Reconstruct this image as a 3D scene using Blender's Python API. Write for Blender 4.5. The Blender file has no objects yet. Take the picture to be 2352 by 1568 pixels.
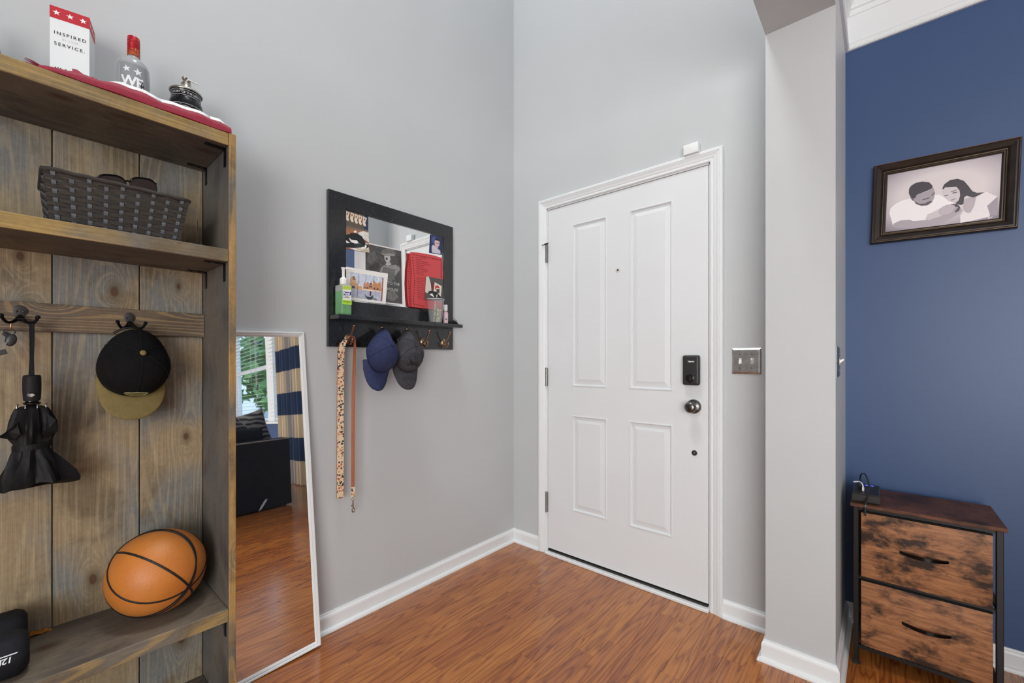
import bpy, bmesh, math, random
from mathutils import Vector, Matrix
random.seed(7)
S = bpy.context.scene
COL = S.collection
V = Vector
R = math.radians

# ------------------------------------------------------------------ camera
cam_d = bpy.data.cameras.new('camera')
cam = bpy.data.objects.new('camera', cam_d)
COL.objects.link(cam)
cam_d.sensor_fit = 'HORIZONTAL'
cam_d.sensor_width = 36.0
cam_d.lens = 36.0 * 979.408 / 2352.0
cam_d.shift_x = (1176.0 - 1172.36) / 2352.0
cam_d.shift_y = (828.81 - 784.0) / 2352.0
cam_d.clip_start = 0.02
cam.location = (1.7866, -2.0849, 1.1521)
cam.rotation_euler = (R(90), 0, 0.7164)
S.camera = cam

# ------------------------------------------------------------------ world
W = bpy.data.worlds.new('world'); S.world = W
W.use_nodes = True
wn = W.node_tree.nodes; wl = W.node_tree.links
bgn = wn['Background']
sky = wn.new('ShaderNodeTexSky'); sky.sky_type = 'HOSEK_WILKIE'
sky.turbidity = 4.0; sky.ground_albedo = 0.4
sky.sun_direction = (0.3, -0.55, 0.78)
wl.new(sky.outputs[0], bgn.inputs[0])
bgn.inputs[1].default_value = 8.0

# ------------------------------------------------------------------ lights
def area(name, loc, rot, sx, sy, power, col=(1, 1, 1)):
    d = bpy.data.lights.new(name, 'AREA'); d.shape = 'RECTANGLE'
    d.size = sx; d.size_y = sy; d.energy = power; d.color = col
    o = bpy.data.objects.new(name, d); COL.objects.link(o)
    o.location = loc; o.rotation_euler = rot
    return o
# lamp high in the tall hall: the photograph shows its glow on the wall at the top edge
area('hall_ceiling_lamp_offscreen', (0.85, -1.7, 4.92), (0, 0, 0), .6, .6, 47)
# daylight from the rear of the house, behind the camera: it throws the shadows of the cap, ball and picture frame
area('window_rear_offscreen', (4.2, -4.96, 1.35), (R(90), 0, 0), 3.6, 2.1, 170, (1, .995, .985))
S.view_settings.view_transform = 'Standard'
S.view_settings.look = 'None'
S.view_settings.gamma = 1.0
S.view_settings.use_curve_mapping = False
S.view_settings.exposure = 0.33

# ------------------------------------------------------------------ colour and node helpers
def lin(c):
    return c / 12.92 if c <= 0.04045 else ((c + 0.055) / 1.055) ** 2.4
def hexc(h):
    return tuple(lin(int(h[i:i+2], 16) / 255) for i in (0, 2, 4)) + (1,)
class NT:
    def __init__(s, name):
        s.m = bpy.data.materials.new(name); s.m.use_nodes = True
        s.t = s.m.node_tree; s.b = s.t.nodes['Principled BSDF']
    def n(s, typ, **k):
        o = s.t.nodes.new(typ)
        for a, v in k.items():
            if a.startswith('i_'):
                o.inputs[a[2:].replace('_', ' ')].default_value = v
            else:
                setattr(o, a, v)
        return o
    def l(s, a, b): s.t.links.new(a, b)
    def ramp(s, fac, stops):
        r = s.n('ShaderNodeValToRGB'); e = r.color_ramp.elements
        while len(e) < len(stops): e.new(0.5)
        for i, (p, c) in enumerate(stops):
            e[i].position = p; e[i].color = c if len(c) == 4 else tuple(c) + (1,)
        s.l(fac, r.inputs[0]); return r.outputs[0]
    def mix(s, fac, a, b, mode='MIX'):
        x = s.n('ShaderNodeMix', data_type='RGBA', blend_type=mode)
        for sock, v in ((x.inputs[0], fac), (x.inputs[6], a), (x.inputs[7], b)):
            if hasattr(v, 'links'): s.l(v, sock)
            else: sock.default_value = v
        return x.outputs[2]
    def math(s, op, a, b=0.0, c=0.0):
        x = s.n('ShaderNodeMath', operation=op)
        for i, v in enumerate((a, b, c)):
            if hasattr(v, 'links'): s.l(v, x.inputs[i])
            else: x.inputs[i].default_value = v
        return x.outputs[0]
    def coords(s, scale=(1, 1, 1), rnd=0.0, kind='Object'):
        tc = s.n('ShaderNodeTexCoord')
        src = tc.outputs[kind]
        if rnd:
            oi = s.n('ShaderNodeObjectInfo')
            v = s.n('ShaderNodeVectorMath', operation='SCALE')
            cb = s.n('ShaderNodeCombineXYZ')
            s.l(oi.outputs['Random'], cb.inputs[0]); s.l(oi.outputs['Random'], cb.inputs[1]); s.l(oi.outputs['Random'], cb.inputs[2])
            s.l(cb.outputs[0], v.inputs[0]); v.inputs['Scale'].default_value = rnd
            a = s.n('ShaderNodeVectorMath', operation='ADD'); s.l(src, a.inputs[0]); s.l(v.outputs[0], a.inputs[1]); src = a.outputs[0]
        mp = s.n('ShaderNodeMapping'); s.l(src, mp.inputs[0]); mp.inputs['Scale'].default_value = scale
        return mp.outputs[0]
    def noise(s, vec, scale, detail=4, rough=0.55, dist=0.0):
        x = s.n('ShaderNodeTexNoise'); s.l(vec, x.inputs['Vector'])
        x.inputs['Scale'].default_value = scale; x.inputs['Detail'].default_value = detail
        x.inputs['Roughness'].default_value = rough; x.inputs['Distortion'].default_value = dist
        return x.outputs['Fac']
    def bump(s, h, strength=0.2, dist=0.002):
        b = s.n('ShaderNodeBump'); b.inputs['Strength'].default_value = strength; b.inputs['Distance'].default_value = dist
        s.l(h, b.inputs['Height']); s.l(b.outputs[0], s.b.inputs['Normal'])
    def col(s, c):
        if hasattr(c, 'links'): s.l(c, s.b.inputs['Base Color'])
        else: s.b.inputs['Base Color'].default_value = c
        return s
    def set(s, **k):
        for a, v in k.items(): s.b.inputs[a.replace('_', ' ')].default_value = v
        return s

_cache = {}
def ink(h, amount=.35):
    """printed ink: one tone with fine watery variation"""
    k = ('ink', h, amount)
    if k not in _cache:
        t = NT('ink_' + h); n = t.noise(t.coords((1, 1, 1)), 170, 4, .7); m = t.noise(t.coords((1, 1, 1)), 60, 3, .6)
        c = hexc(h); f = t.math('ADD', t.math('MULTIPLY', n, .6), t.math('MULTIPLY', m, .4))
        t.col(t.ramp(f, [(.34, tuple(x * (1 - amount) for x in c[:3])), (.5, c[:3]), (.66, tuple(min(1, x * (1 + amount) + .02) for x in c[:3]))])); t.set(Roughness=.4)
        _cache[k] = t.m
    return _cache[k]
def flat(h, rough=0.55, metal=0.0, spec=0.5):
    k = (h, rough, metal, spec)
    if k not in _cache:
        t = NT('plain_' + h); t.col(hexc(h)); t.set(Roughness=rough, Metallic=metal)
        t.b.inputs['Specular IOR Level'].default_value = spec
        _cache[k] = t.m
    return _cache[k]
def fabric(name, h1, h2, scale=900, rough=0.9, stretch=(1, 1, 1), bump=0.25):
    t = NT(name); c = t.coords(stretch)
    n = t.noise(c, scale, 3, .7); n2 = t.noise(c, scale * .06, 3, .6)
    f = t.math('ADD', t.math('MULTIPLY', n, .6), t.math('MULTIPLY', n2, .4))
    t.col(t.ramp(f, [(.33, hexc(h1)), (.67, hexc(h2))])); t.set(Roughness=rough)
    t.b.inputs['Specular IOR Level'].default_value = .2
    t.bump(n, bump, .0006); return t.m
def paint(name, h, rough=0.5, bump=0.06, scale=350, dirt=None):
    t = NT(name); c = t.coords(kind='Object')
    n = t.noise(c, scale, 2, .6); n2 = t.noise(c, 2.2, 3, .5)
    col = t.mix(t.ramp(n2, [(.3, (0, 0, 0)), (.7, (1, 1, 1))]), hexc(h), tuple(x * .965 for x in hexc(h)[:3]) + (1,))
    if dirt:
        n3 = t.noise(t.coords((1, 1, 3)), 26, 6, .75)
        col = t.mix(t.ramp(n3, [(.64, (0, 0, 0)), (.76, (.75, .75, .75))]), col, hexc(dirt))
    t.col(col); t.set(Roughness=rough); t.bump(n, bump, .001); return t.m
def grain_coords(t, axis, rnd):
    """2D wood coordinates: x across the grain, y along it"""
    c = t.coords((1, 1, 1), rnd); sp = t.n('ShaderNodeSeparateXYZ'); t.l(c, sp.inputs[0])
    i = 'xyz'.index(axis); o = [k for k in range(3) if k != i]
    cross = t.math('ADD', sp.outputs[o[0]], sp.outputs[o[1]])
    cb = t.n('ShaderNodeCombineXYZ'); t.l(cross, cb.inputs[0]); t.l(sp.outputs[i], cb.inputs[1])
    return cb.outputs[0]
def scaled(t, vec, sx, sy):
    m = t.n('ShaderNodeMapping'); t.l(vec, m.inputs[0]); m.inputs['Scale'].default_value = (sx, sy, 1); return m.outputs[0]
def stained_wood(name, tan, grey, dark, pale, axis='z', rough=.55, patch=.5, knots=True, rnd=7.0, line=.45, thr=.42):
    """weathering stain: tan and grey brush patches, darker blotches, pale thin growth lines, knots"""
    t = NT(name); g = grain_coords(t, axis, rnd)
    base = t.noise(scaled(t, g, 7.5, .5), 1.0, 1.5, .45)
    fine = t.noise(scaled(t, g, 420, 5.0), 1.0, 3, .6); weave = t.noise(scaled(t, g, 90, 60), 1.0, 3, .7)
    pn = t.noise(scaled(t, g, 3.4, 3.0), 1.0, 4, .5, .3); dn = t.noise(scaled(t, g, 5.0, 4.2), 1.3, 4, .6, .5)
    vo = t.n('ShaderNodeTexVoronoi'); vo.voronoi_dimensions = '2D'; t.l(scaled(t, g, 1, .55), vo.inputs['Vector']); vo.inputs['Scale'].default_value = 6.5
    sc = t.n('ShaderNodeSeparateColor'); t.l(vo.outputs['Color'], sc.inputs[0])
    on = t.math('GREATER_THAN', sc.outputs[0], thr if knots else 2.0)
    d = t.math('ADD', vo.outputs['Distance'], t.math('MULTIPLY', t.math('SUBTRACT', weave, .5), .02))
    size = t.math('MULTIPLY_ADD', sc.outputs[1], .8, .45)
    dk = t.math('DIVIDE', d, size)
    k = t.math('MULTIPLY', t.math('POWER', 2.718, t.math('MULTIPLY', dk, -8.0)), t.math('MULTIPLY', on, .5))
    val = t.math('ADD', base, k)
    lines = t.math('MULTIPLY_ADD', t.math('SINE', t.math('MULTIPLY', val, 130.0)), .5, .5)
    col = t.mix(t.ramp(pn, [(patch - .07, (0, 0, 0)), (patch + .07, (1, 1, 1))]), hexc(tan), hexc(grey))
    col = t.mix(t.ramp(dn, [(.50, (0, 0, 0)), (.66, (.7, .7, .7))]), col, hexc(dark))
    col = t.mix(t.math('MULTIPLY', t.ramp(lines, [(.62, (0, 0, 0)), (.95, (1, 1, 1))]), line), col, hexc(pale))
    col = t.mix(.5, col, t.ramp(fine, [(.3, (.28, .28, .28)), (.7, (.78, .78, .78))]), 'OVERLAY')
    col = t.mix(.25, col, t.ramp(weave, [(.3, (.3, .3, .3)), (.7, (.75, .75, .75))]), 'OVERLAY')
    halo = t.math('MULTIPLY', t.ramp(dk, [(.06, (.75, .75, .75)), (.17, (0, 0, 0))]), on)
    col = t.mix(halo, col, hexc(dark))
    core = t.math('MULTIPLY', t.ramp(dk, [(.045, (.9, .9, .9)), (.065, (0, 0, 0))]), on)
    col = t.mix(core, col, hexc('5d4031'))
    t.col(col); t.set(Roughness=rough); t.b.inputs['Specular IOR Level'].default_value = .35
    t.bump(fine, .18, .0012); return t.m

# ------------------------------------------------------------------ mesh builder
class MB:
    def __init__(s): s.v = []; s.f = []; s.mi = []; s.cur = 0
    def add(s, vs, fs):
        o = len(s.v); s.v += [tuple(p) for p in vs]
        for f in fs: s.f.append([o + i for i in f]); s.mi.append(s.cur)
        return s
    def box(s, a, b, bev=0.0, seg=2, M=None):
        x0, y0, z0 = [min(a[i], b[i]) for i in range(3)]; x1, y1, z1 = [max(a[i], b[i]) for i in range(3)]
        vs = [(x0, y0, z0), (x1, y0, z0), (x1, y1, z0), (x0, y1, z0), (x0, y0, z1), (x1, y0, z1), (x1, y1, z1), (x0, y1, z1)]
        fs = [(0, 3, 2, 1), (4, 5, 6, 7), (0, 1, 5, 4), (1, 2, 6, 5), (2, 3, 7, 6), (3, 0, 4, 7)]
        if bev:
            bm = bmesh.new(); bv = [bm.verts.new(p) for p in vs]
            for f in fs: bm.faces.new([bv[i] for i in f])
            bmesh.ops.bevel(bm, geom=list(bm.edges), offset=bev, segments=seg, profile=.6, affect='EDGES')
            bm.verts.index_update(); vs = [tuple(v.co) for v in bm.verts]; fs = [[v.index for v in f.verts] for f in bm.faces]; bm.free()
        if M: vs = [M @ V(p) for p in vs]
        return s.add(vs, fs)
    def rings(s, rings, cap0=True, cap1=True, closed=False):
        n = len(rings[0]); o = len(s.v); fs = []
        m = len(rings)
        for i in range(m if closed else m - 1):
            k = (i + 1) % m
            for j in range(n):
                fs.append((i * n + j, i * n + (j + 1) % n, k * n + (j + 1) % n, k * n + j))
        if not closed:
            if cap0: fs.append(tuple(range(n - 1, -1, -1)))
            if cap1: fs.append(tuple((m - 1) * n + j for j in range(n)))
        return s.add([p for r in rings for p in r], fs)
    def grid(s, rows, flip=False):
        n = len(rows[0]); fs = []
        for i in range(len(rows) - 1):
            for j in range(n - 1):
                f = (i * n + j, i * n + j + 1, (i + 1) * n + j + 1, (i + 1) * n + j)
                fs.append(f[::-1] if flip else f)
        return s.add([p for r in rows for p in r], fs)
    def lathe(s, prof, n=24, M=None):
        rs = []
        for r, z in prof:
            ring = [V((r * math.cos(2 * math.pi * i / n), r * math.sin(2 * math.pi * i / n), z)) for i in range(n)]
            rs.append([M @ p for p in ring] if M else ring)
        return s.rings(rs)
    def tube(s, pts, r, n=8, closed=False):
        pts = [V(p) for p in pts]; rs = r if isinstance(r, (list, tuple)) else [r] * len(pts)
        rings = []; up = None; m = len(pts)
        for i, p in enumerate(pts):
            if closed: t = (pts[(i + 1) % m] - pts[i - 1])
            else: t = pts[min(i + 1, m - 1)] - pts[max(i - 1, 0)]
            t.normalize()
            if up is None:
                up = V((0, 0, 1)) if abs(t.z) < .9 else V((1, 0, 0))
            up = (up - t * up.dot(t))
            if up.length < 1e-5: up = t.orthogonal()
            up.normalize(); sd = t.cross(up)
            rings.append([p + (up * math.cos(2 * math.pi * k / n) + sd * math.sin(2 * math.pi * k / n)) * rs[i] for k in range(n)])
        return s.rings(rings, closed=closed)
    def ribbon(s, pts, wdir, w, th):
        pts = [V(p) for p in pts]; m = len(pts); rings = []
        wd = wdir if isinstance(wdir, list) else [wdir] * m
        ws = w if isinstance(w, list) else [w] * m
        for i, p in enumerate(pts):
            t = (pts[min(i + 1, m - 1)] - pts[max(i - 1, 0)]).normalized()
            a = V(wd[i]); a = (a - t * a.dot(t)).normalized(); b = t.cross(a)
            rings.append([p + a * ws[i] / 2 + b * th / 2, p - a * ws[i] / 2 + b * th / 2, p - a * ws[i] / 2 - b * th / 2, p + a * ws[i] / 2 - b * th / 2])
        return s.rings(rings)
    def poly(s, pts, nrm=None, th=0.0):
        pts = [V(p) for p in pts]; n = len(pts)
        if not th: return s.add(pts, [tuple(range(n))])
        d = V(nrm) * th
        fs = [tuple(range(n)), tuple(range(2 * n - 1, n - 1, -1))] + [(i, n + i, n + (i + 1) % n, (i + 1) % n) for i in range(n)]
        return s.add(pts + [p - d for p in pts], fs)
    def sphere(s, c, r, n=12, m=8, M=None):
        c = V(c); rr = r if isinstance(r, (tuple, list)) else (r, r, r)
        rows = []
        for i in range(m + 1):
            th = math.pi * i / m; th = min(max(th, 1e-3), math.pi - 1e-3)
            ring = [V((rr[0] * math.sin(th) * math.cos(2 * math.pi * k / n), rr[1] * math.sin(th) * math.sin(2 * math.pi * k / n), rr[2] * math.cos(th))) for k in range(n)]
            rows.append([c + (M @ p if M else p) for p in ring])
        return s.rings(rows[::-1])

def mesh_of(mb, mats, org=(0, 0, 0), smooth=None):
    me = bpy.data.meshes.new('m')
    o = V(org)
    me.from_pydata([tuple(V(p) - o) for p in mb.v], [], mb.f)
    for m in (mats if isinstance(mats, list) else [mats]): me.materials.append(m)
    if isinstance(mats, list) and len(mats) > 1: me.polygons.foreach_set('material_index', mb.mi)
    bm = bmesh.new(); bm.from_mesh(me)
    bmesh.ops.recalc_face_normals(bm, faces=bm.faces); bm.to_mesh(me); bm.free()
    if smooth is not None:
        me.polygons.foreach_set('use_smooth', [True] * len(me.polygons))
        if smooth < 180: me.set_sharp_from_angle(angle=R(smooth))
    me.update(); return me
def link(name, data): 
    o = bpy.data.objects.new(name, data); COL.objects.link(o); return o
def thing(name, loc, label, cat, group=None):
    o = link(name, None); o.location = loc; o.empty_display_size = .05
    o['label'] = label; o['category'] = cat
    if group: o['group'] = group
    return o
def worg(o):
    p = V(o.location)
    while o.parent: o = o.parent; p += V(o.location)
    return p
def part(name, mb, mats, parent, smooth=None, label=None):
    """mesh built in world coordinates, hung under its thing (origins coincide with the thing's base)"""
    me = mesh_of(mb, mats, worg(parent), smooth); me.name = name
    o = link(name, me); o.parent = parent
    if label: o['label'] = label
    return o
def single(name, mb, mats, org, label, cat, smooth=None, group=None):
    me = mesh_of(mb, mats, org, smooth); me.name = name
    o = link(name, me); o.location = org; o['label'] = label; o['category'] = cat
    if group: o['group'] = group
    return o
def struct(name, mb, mats, smooth=None, org=(0, 0, 0)):
    me = mesh_of(mb, mats, org, smooth); me.name = name
    o = link(name, me); o.location = org; o['kind'] = 'structure'; return o
def solid(o, th, off=0.0):
    m = o.modifiers.new('thickness', 'SOLIDIFY'); m.thickness = th; m.offset = off
def subsurf(o, lv=1):
    m = o.modifiers.new('smooth', 'SUBSURF'); m.levels = lv; m.render_levels = lv
def text_mesh(txt, size, fn, spacing=1.0, align='LEFT', shear=0.0, bold=0.0):
    """font outlines mapped through fn(u, v) -> world point"""
    cu = bpy.data.curves.new('t', 'FONT'); cu.body = txt; cu.size = size; cu.space_character = spacing
    cu.align_x = align; cu.shear = shear; cu.offset = bold; cu.resolution_u = 3
    ob = bpy.data.objects.new('t', cu); COL.objects.link(ob)
    dg = bpy.context.evaluated_depsgraph_get(); dg.update()
    ev = ob.evaluated_get(dg); me = ev.to_mesh()
    vs = [fn(v.co.x, v.co.y) for v in me.vertices]; fs = [tuple(p.vertices) for p in me.polygons]
    ev.to_mesh_clear(); bpy.data.objects.remove(ob); bpy.data.curves.remove(cu)
    return vs, fs
def off_path(pts, d):
    """offset an open 2D path to its right by d, mitred"""
    out = []; n = len(pts)
    for i in range(n):
        ns = []
        for a, b in ((i - 1, i), (i, i + 1)):
            if 0 <= a and b < n:
                t = (V(pts[b]) - V(pts[a])).normalized(); ns.append(V((t.y, -t.x)))
        if len(ns) == 1: q = ns[0] * d
        else:
            m = ns[0] + ns[1]; q = m * (d / (1 + ns[0].dot(ns[1])))
        out.append(V(pts[i]) + q)
    return out
def run(mb, path, prof):
    """sweep a (depth, z) profile along a wall path (open strips, ends capped)"""
    cols = [[V((p.x, p.y, z)) for p in off_path(path, d)] for d, z in prof]
    rings = [[c[i] for c in cols] for i in range(len(path))]
    mb.rings(rings); return mb

# ------------------------------------------------------------------ printed pictures: (tone, outline) in metres on each card
FAMILY=[
 ('f3f0f2',[(-0.1362,-0.1016),(-0.1502,-0.0428),(-0.1479,-0.0219),(-0.1324,-0.0064),(-0.113,0.0028),(-0.0859,0.0075),(-0.022,0.0038),(-0.002,0.0044),(0.0183,-0.0177),(0.042,-0.0401),(0.0157,-0.0447),(-0.0198,-0.063),(-0.0373,-0.0904),(-0.077,-0.0896),(-0.1082,-0.0813),(-0.1336,-0.09)]),
 ('aea6ae',[(-0.1382,-0.1011),(-0.1356,-0.0882),(-0.1141,-0.0789),(-0.0869,-0.0812),(-0.0751,-0.0886),(-0.0372,-0.093),(-0.0008,-0.087),(0.0168,-0.0777),(0.0392,-0.062),(0.0495,-0.0567),(0.06,-0.0612),(0.0638,-0.0719),(0.0573,-0.0829),(0.0317,-0.1006),(0.0143,-0.11),(-0.018,-0.1169),(-0.0935,-0.1142),(-0.127,-0.1085)]),
 ('a8a0a8',[(-0.0691,0.0168),(-0.0598,0.0225),(-0.0411,0.0235),(-0.0194,0.0338),(-0.0151,0.015),(-0.0162,-0.0051),(-0.0212,-0.0219),(-0.0355,-0.0329),(-0.0543,-0.0304),(-0.0698,-0.0194),(-0.076,-0.0051),(-0.0858,0.0049),(-0.086,0.0101),(-0.0744,0.0049)]),
 ('5a535c',[(-0.076,-0.0051),(-0.0701,-0.0115),(-0.0583,-0.0217),(-0.0358,-0.0239),(-0.0231,-0.0189),(-0.0212,-0.0219),(-0.0355,-0.0329),(-0.0543,-0.0304),(-0.0698,-0.0194)]),
 ('443f47',[(-0.0924,0.0299),(-0.092,0.0481),(-0.0857,0.0596),(-0.0727,0.0669),(-0.0538,0.0681),(-0.0331,0.0599),(-0.0234,0.0449),(-0.0222,0.0344),(-0.0357,0.0273),(-0.056,0.0217),(-0.0691,0.0168),(-0.0707,0.0068),(-0.0781,0.0032),(-0.086,0.0101)]),
 ('6f6770',[(-0.0869,0.0077),(-0.0782,0.0045),(-0.0741,-0.0056),(-0.0798,-0.0042)]),
 ('e9e3e6',[(0.0602,-0.1207),(0.0592,-0.0908),(0.0673,-0.0751),(0.0814,-0.0877),(0.0956,-0.0612),(0.0996,-0.0303),(0.1075,-0.0199),(0.1271,-0.0147),(0.1438,-0.0304),(0.1552,-0.0377),(0.1288,-0.068),(0.1379,-0.0986),(0.1367,-0.1104),(0.0875,-0.1182)]),
 ('b9b0b8',[(0.0658,-0.0303),(0.081,-0.0263),(0.0995,-0.0279),(0.0956,-0.0612),(0.0864,-0.0862),(0.0761,-0.0817),(0.067,-0.0651)]),
 ('9c949e',[(0.1552,-0.0377),(0.1568,-0.1094),(0.1382,-0.1059),(0.1297,-0.0705)]),
 ('d2cbd0',[(0.0081,0.0224),(0.0168,0.0279),(0.045,0.0238),(0.0544,0.0043),(0.0568,-0.0185),(0.0521,-0.0324),(0.0402,-0.0373),(0.024,-0.0264),(0.0145,-0.0093),(0.0106,0.0017)]),
 ('403b44',[(0.0054,0.0255),(0.011,0.0418),(0.0265,0.0543),(0.0475,0.0542),(0.0652,0.0412),(0.0778,0.0185),(0.0887,-0.0036),(0.1007,-0.0124),(0.1206,-0.0151),(0.1011,-0.0258),(0.0912,-0.0285),(0.0739,-0.0174),(0.0673,-0.0233),(0.0664,-0.0477),(0.0596,-0.0513),(0.0437,-0.0406),(0.0521,-0.0324),(0.0567,-0.0135),(0.0543,0.0068),(0.045,0.0238),(0.0133,0.0288),(0.009,0.0221)]),
 ('cfc7cc',[(-0.0393,-0.0875),(-0.0326,-0.0682),(-0.0197,-0.0655),(-0.0017,-0.0614),(0.0008,-0.0822),(-0.0154,-0.0868),(-0.0261,-0.095)]),
 ('bfb6bd',[(0.0441,-0.0525),(0.0441,-0.061),(0.0398,-0.0695),(0.0319,-0.0764),(0.0218,-0.0803),(0.0116,-0.0805),(0.0032,-0.0766),(-0.0014,-0.0697),(-0.0015,-0.0611),(0.003,-0.0524),(0.0112,-0.0455),(0.0214,-0.0417),(0.0315,-0.0418),(0.0395,-0.0456)]),
 ('4a444c',[(0.0297,-0.0413),(0.0491,-0.0441),(0.0582,-0.0584),(0.0551,-0.0727),(0.0432,-0.0778),(0.0471,-0.0611),(0.0422,-0.0489)]),
 ('aea6ae',[(0.0392,-0.062),(0.0495,-0.0554),(0.0527,-0.0585),(0.0464,-0.0684),(0.0346,-0.0811)]),
 ('5a525b',[(0.0344,0.0025),(0.0475,0.0039),(0.0467,0.0005),(0.0363,-0.0016)]),
 ('5a525b',[(0.0125,-0.0038),(0.0232,-0.0024),(0.0233,-0.0054),(0.0144,-0.0072)]),
 ('5a525b',[(0.0299,0.0079),(0.0463,0.0123),(0.0455,0.01),(0.0308,0.0051)]),
 ('8d7f88',[(0.0309,-0.0249),(0.0465,-0.0208),(0.0449,-0.0239),(0.0337,-0.0285)]),
 ('3f3a42',[(-0.0513,-0.0057),(-0.0292,-0.0018),(-0.0301,-0.0047),(-0.0493,-0.0087)]),
 ('3f3a42',[(-0.0249,0.0044),(-0.0161,0.0165),(-0.0159,0.0127),(-0.0238,0.0016)]),
 ('4a444c',[(-0.0396,-0.0205),(-0.0251,-0.0159),(-0.0259,-0.0196),(-0.0377,-0.0236)]),
 ('efe9ec',[(0.133,-0.1181),(0.1335,-0.1097),(0.1345,-0.1148),(0.1367,-0.1099),(0.1372,-0.1153),(0.1472,-0.11),(0.1378,-0.1178),(0.1361,-0.1151),(0.1346,-0.1184)]),
]
P_STOCK=[
 ('5d544b',[(-1.151,1.8119),(-1.0406,1.816),(-1.0406,1.7422),(-1.152,1.738)]),
 ('2a3550',[(-1.0614,1.8148),(-1.0406,1.816),(-1.0416,1.7445),(-1.0624,1.7507)]),
 ('6f675c',[(-1.152,1.7465),(-1.0406,1.7486),(-1.0406,1.7422),(-1.152,1.738)]),
 ('e3d3bd',[(-1.1478,1.8112),(-1.13,1.8068),(-1.1349,1.7948),(-1.1381,1.7833),(-1.1342,1.7736),(-1.1381,1.7681),(-1.1446,1.7695),(-1.1504,1.7802),(-1.1494,1.7956)]),
 ('e3d3bd',[(-1.1261,1.8109),(-1.108,1.8064),(-1.113,1.7943),(-1.1163,1.7827),(-1.1123,1.773),(-1.1163,1.7674),(-1.1228,1.7688),(-1.1287,1.7796),(-1.1277,1.7952)]),
 ('e3d3bd',[(-1.1063,1.8093),(-1.0879,1.8048),(-1.093,1.7926),(-1.0963,1.7809),(-1.0923,1.7711),(-1.0963,1.7654),(-1.103,1.7669),(-1.109,1.7778),(-1.108,1.7935)]),
 ('e3d3bd',[(-1.0869,1.8094),(-1.0683,1.8049),(-1.0734,1.7926),(-1.0768,1.7808),(-1.0727,1.7709),(-1.0768,1.7652),(-1.0836,1.7667),(-1.0896,1.7776),(-1.0886,1.7934)]),
 ('e3d3bd',[(-1.0665,1.8078),(-1.0476,1.8032),(-1.0528,1.7908),(-1.0562,1.779),(-1.0521,1.7689),(-1.0562,1.7632),(-1.0631,1.7647),(-1.0693,1.7758),(-1.0683,1.7917)]),
 ('8c4638',[(-1.1439,1.8031),(-1.1388,1.8021),(-1.1407,1.7933),(-1.1452,1.7937)]),
 ('8c4638',[(-1.1222,1.8027),(-1.1169,1.8016),(-1.1189,1.7928),(-1.1235,1.7932)]),
 ('8c4638',[(-1.1023,1.8011),(-1.097,1.8),(-1.099,1.7911),(-1.1037,1.7915)]),
 ('8c4638',[(-1.0829,1.8011),(-1.0775,1.8),(-1.0795,1.7911),(-1.0842,1.7914)]),
 ('8c4638',[(-1.0624,1.7994),(-1.0569,1.7983),(-1.059,1.7893),(-1.0638,1.7897)]),
]
P_DOG=[
 ('9a6a50',[(-1.152,1.7374),(-1.0406,1.7422),(-1.036,1.648),(-1.152,1.6449)]),
 ('d8d6d0',[(-1.0937,1.7264),(-1.0683,1.74),(-1.0399,1.7386),(-1.0378,1.6946),(-1.0768,1.7083)]),
 ('e6e2dc',[(-1.152,1.698),(-1.1333,1.7051),(-1.0423,1.6874),(-1.0367,1.6485),(-1.1037,1.6453),(-1.152,1.6555)]),
 ('1d1d20',[(-1.152,1.704),(-1.1333,1.7113),(-1.1235,1.7196),(-1.097,1.7225),(-1.0734,1.7153),(-1.0545,1.6911),(-1.0579,1.6715),(-1.0836,1.6632),(-1.1103,1.6548),(-1.152,1.6494)]),
 ('f0eeea',[(-1.1365,1.6953),(-1.1235,1.6889),(-1.097,1.6915),(-1.0903,1.6821),(-1.0734,1.6809),(-1.1037,1.6746),(-1.1267,1.679)]),
 ('f0eeea',[(-1.152,1.6828),(-1.143,1.6786),(-1.13,1.6737),(-1.143,1.6695),(-1.152,1.6722)]),
 ('2a2a2c',[(-1.0562,1.6845),(-1.0423,1.6842),(-1.0371,1.6758),(-1.0493,1.6638),(-1.0579,1.6652)]),
 ('f0eeea',[(-1.059,1.6776),(-1.051,1.6824),(-1.05,1.6684),(-1.0569,1.6654)]),
 ('3a3a3c',[(-1.1087,1.6751),(-1.0751,1.6837),(-1.0734,1.6653),(-1.1087,1.6545)]),
 ('c3b79e',[(-1.1037,1.6545),(-1.036,1.6633),(-1.036,1.648),(-1.0734,1.6471)]),
 ('efece6',[(-1.112,1.7299),(-1.1003,1.7341),(-1.0987,1.7252),(-1.112,1.7237)]),
]
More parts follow.
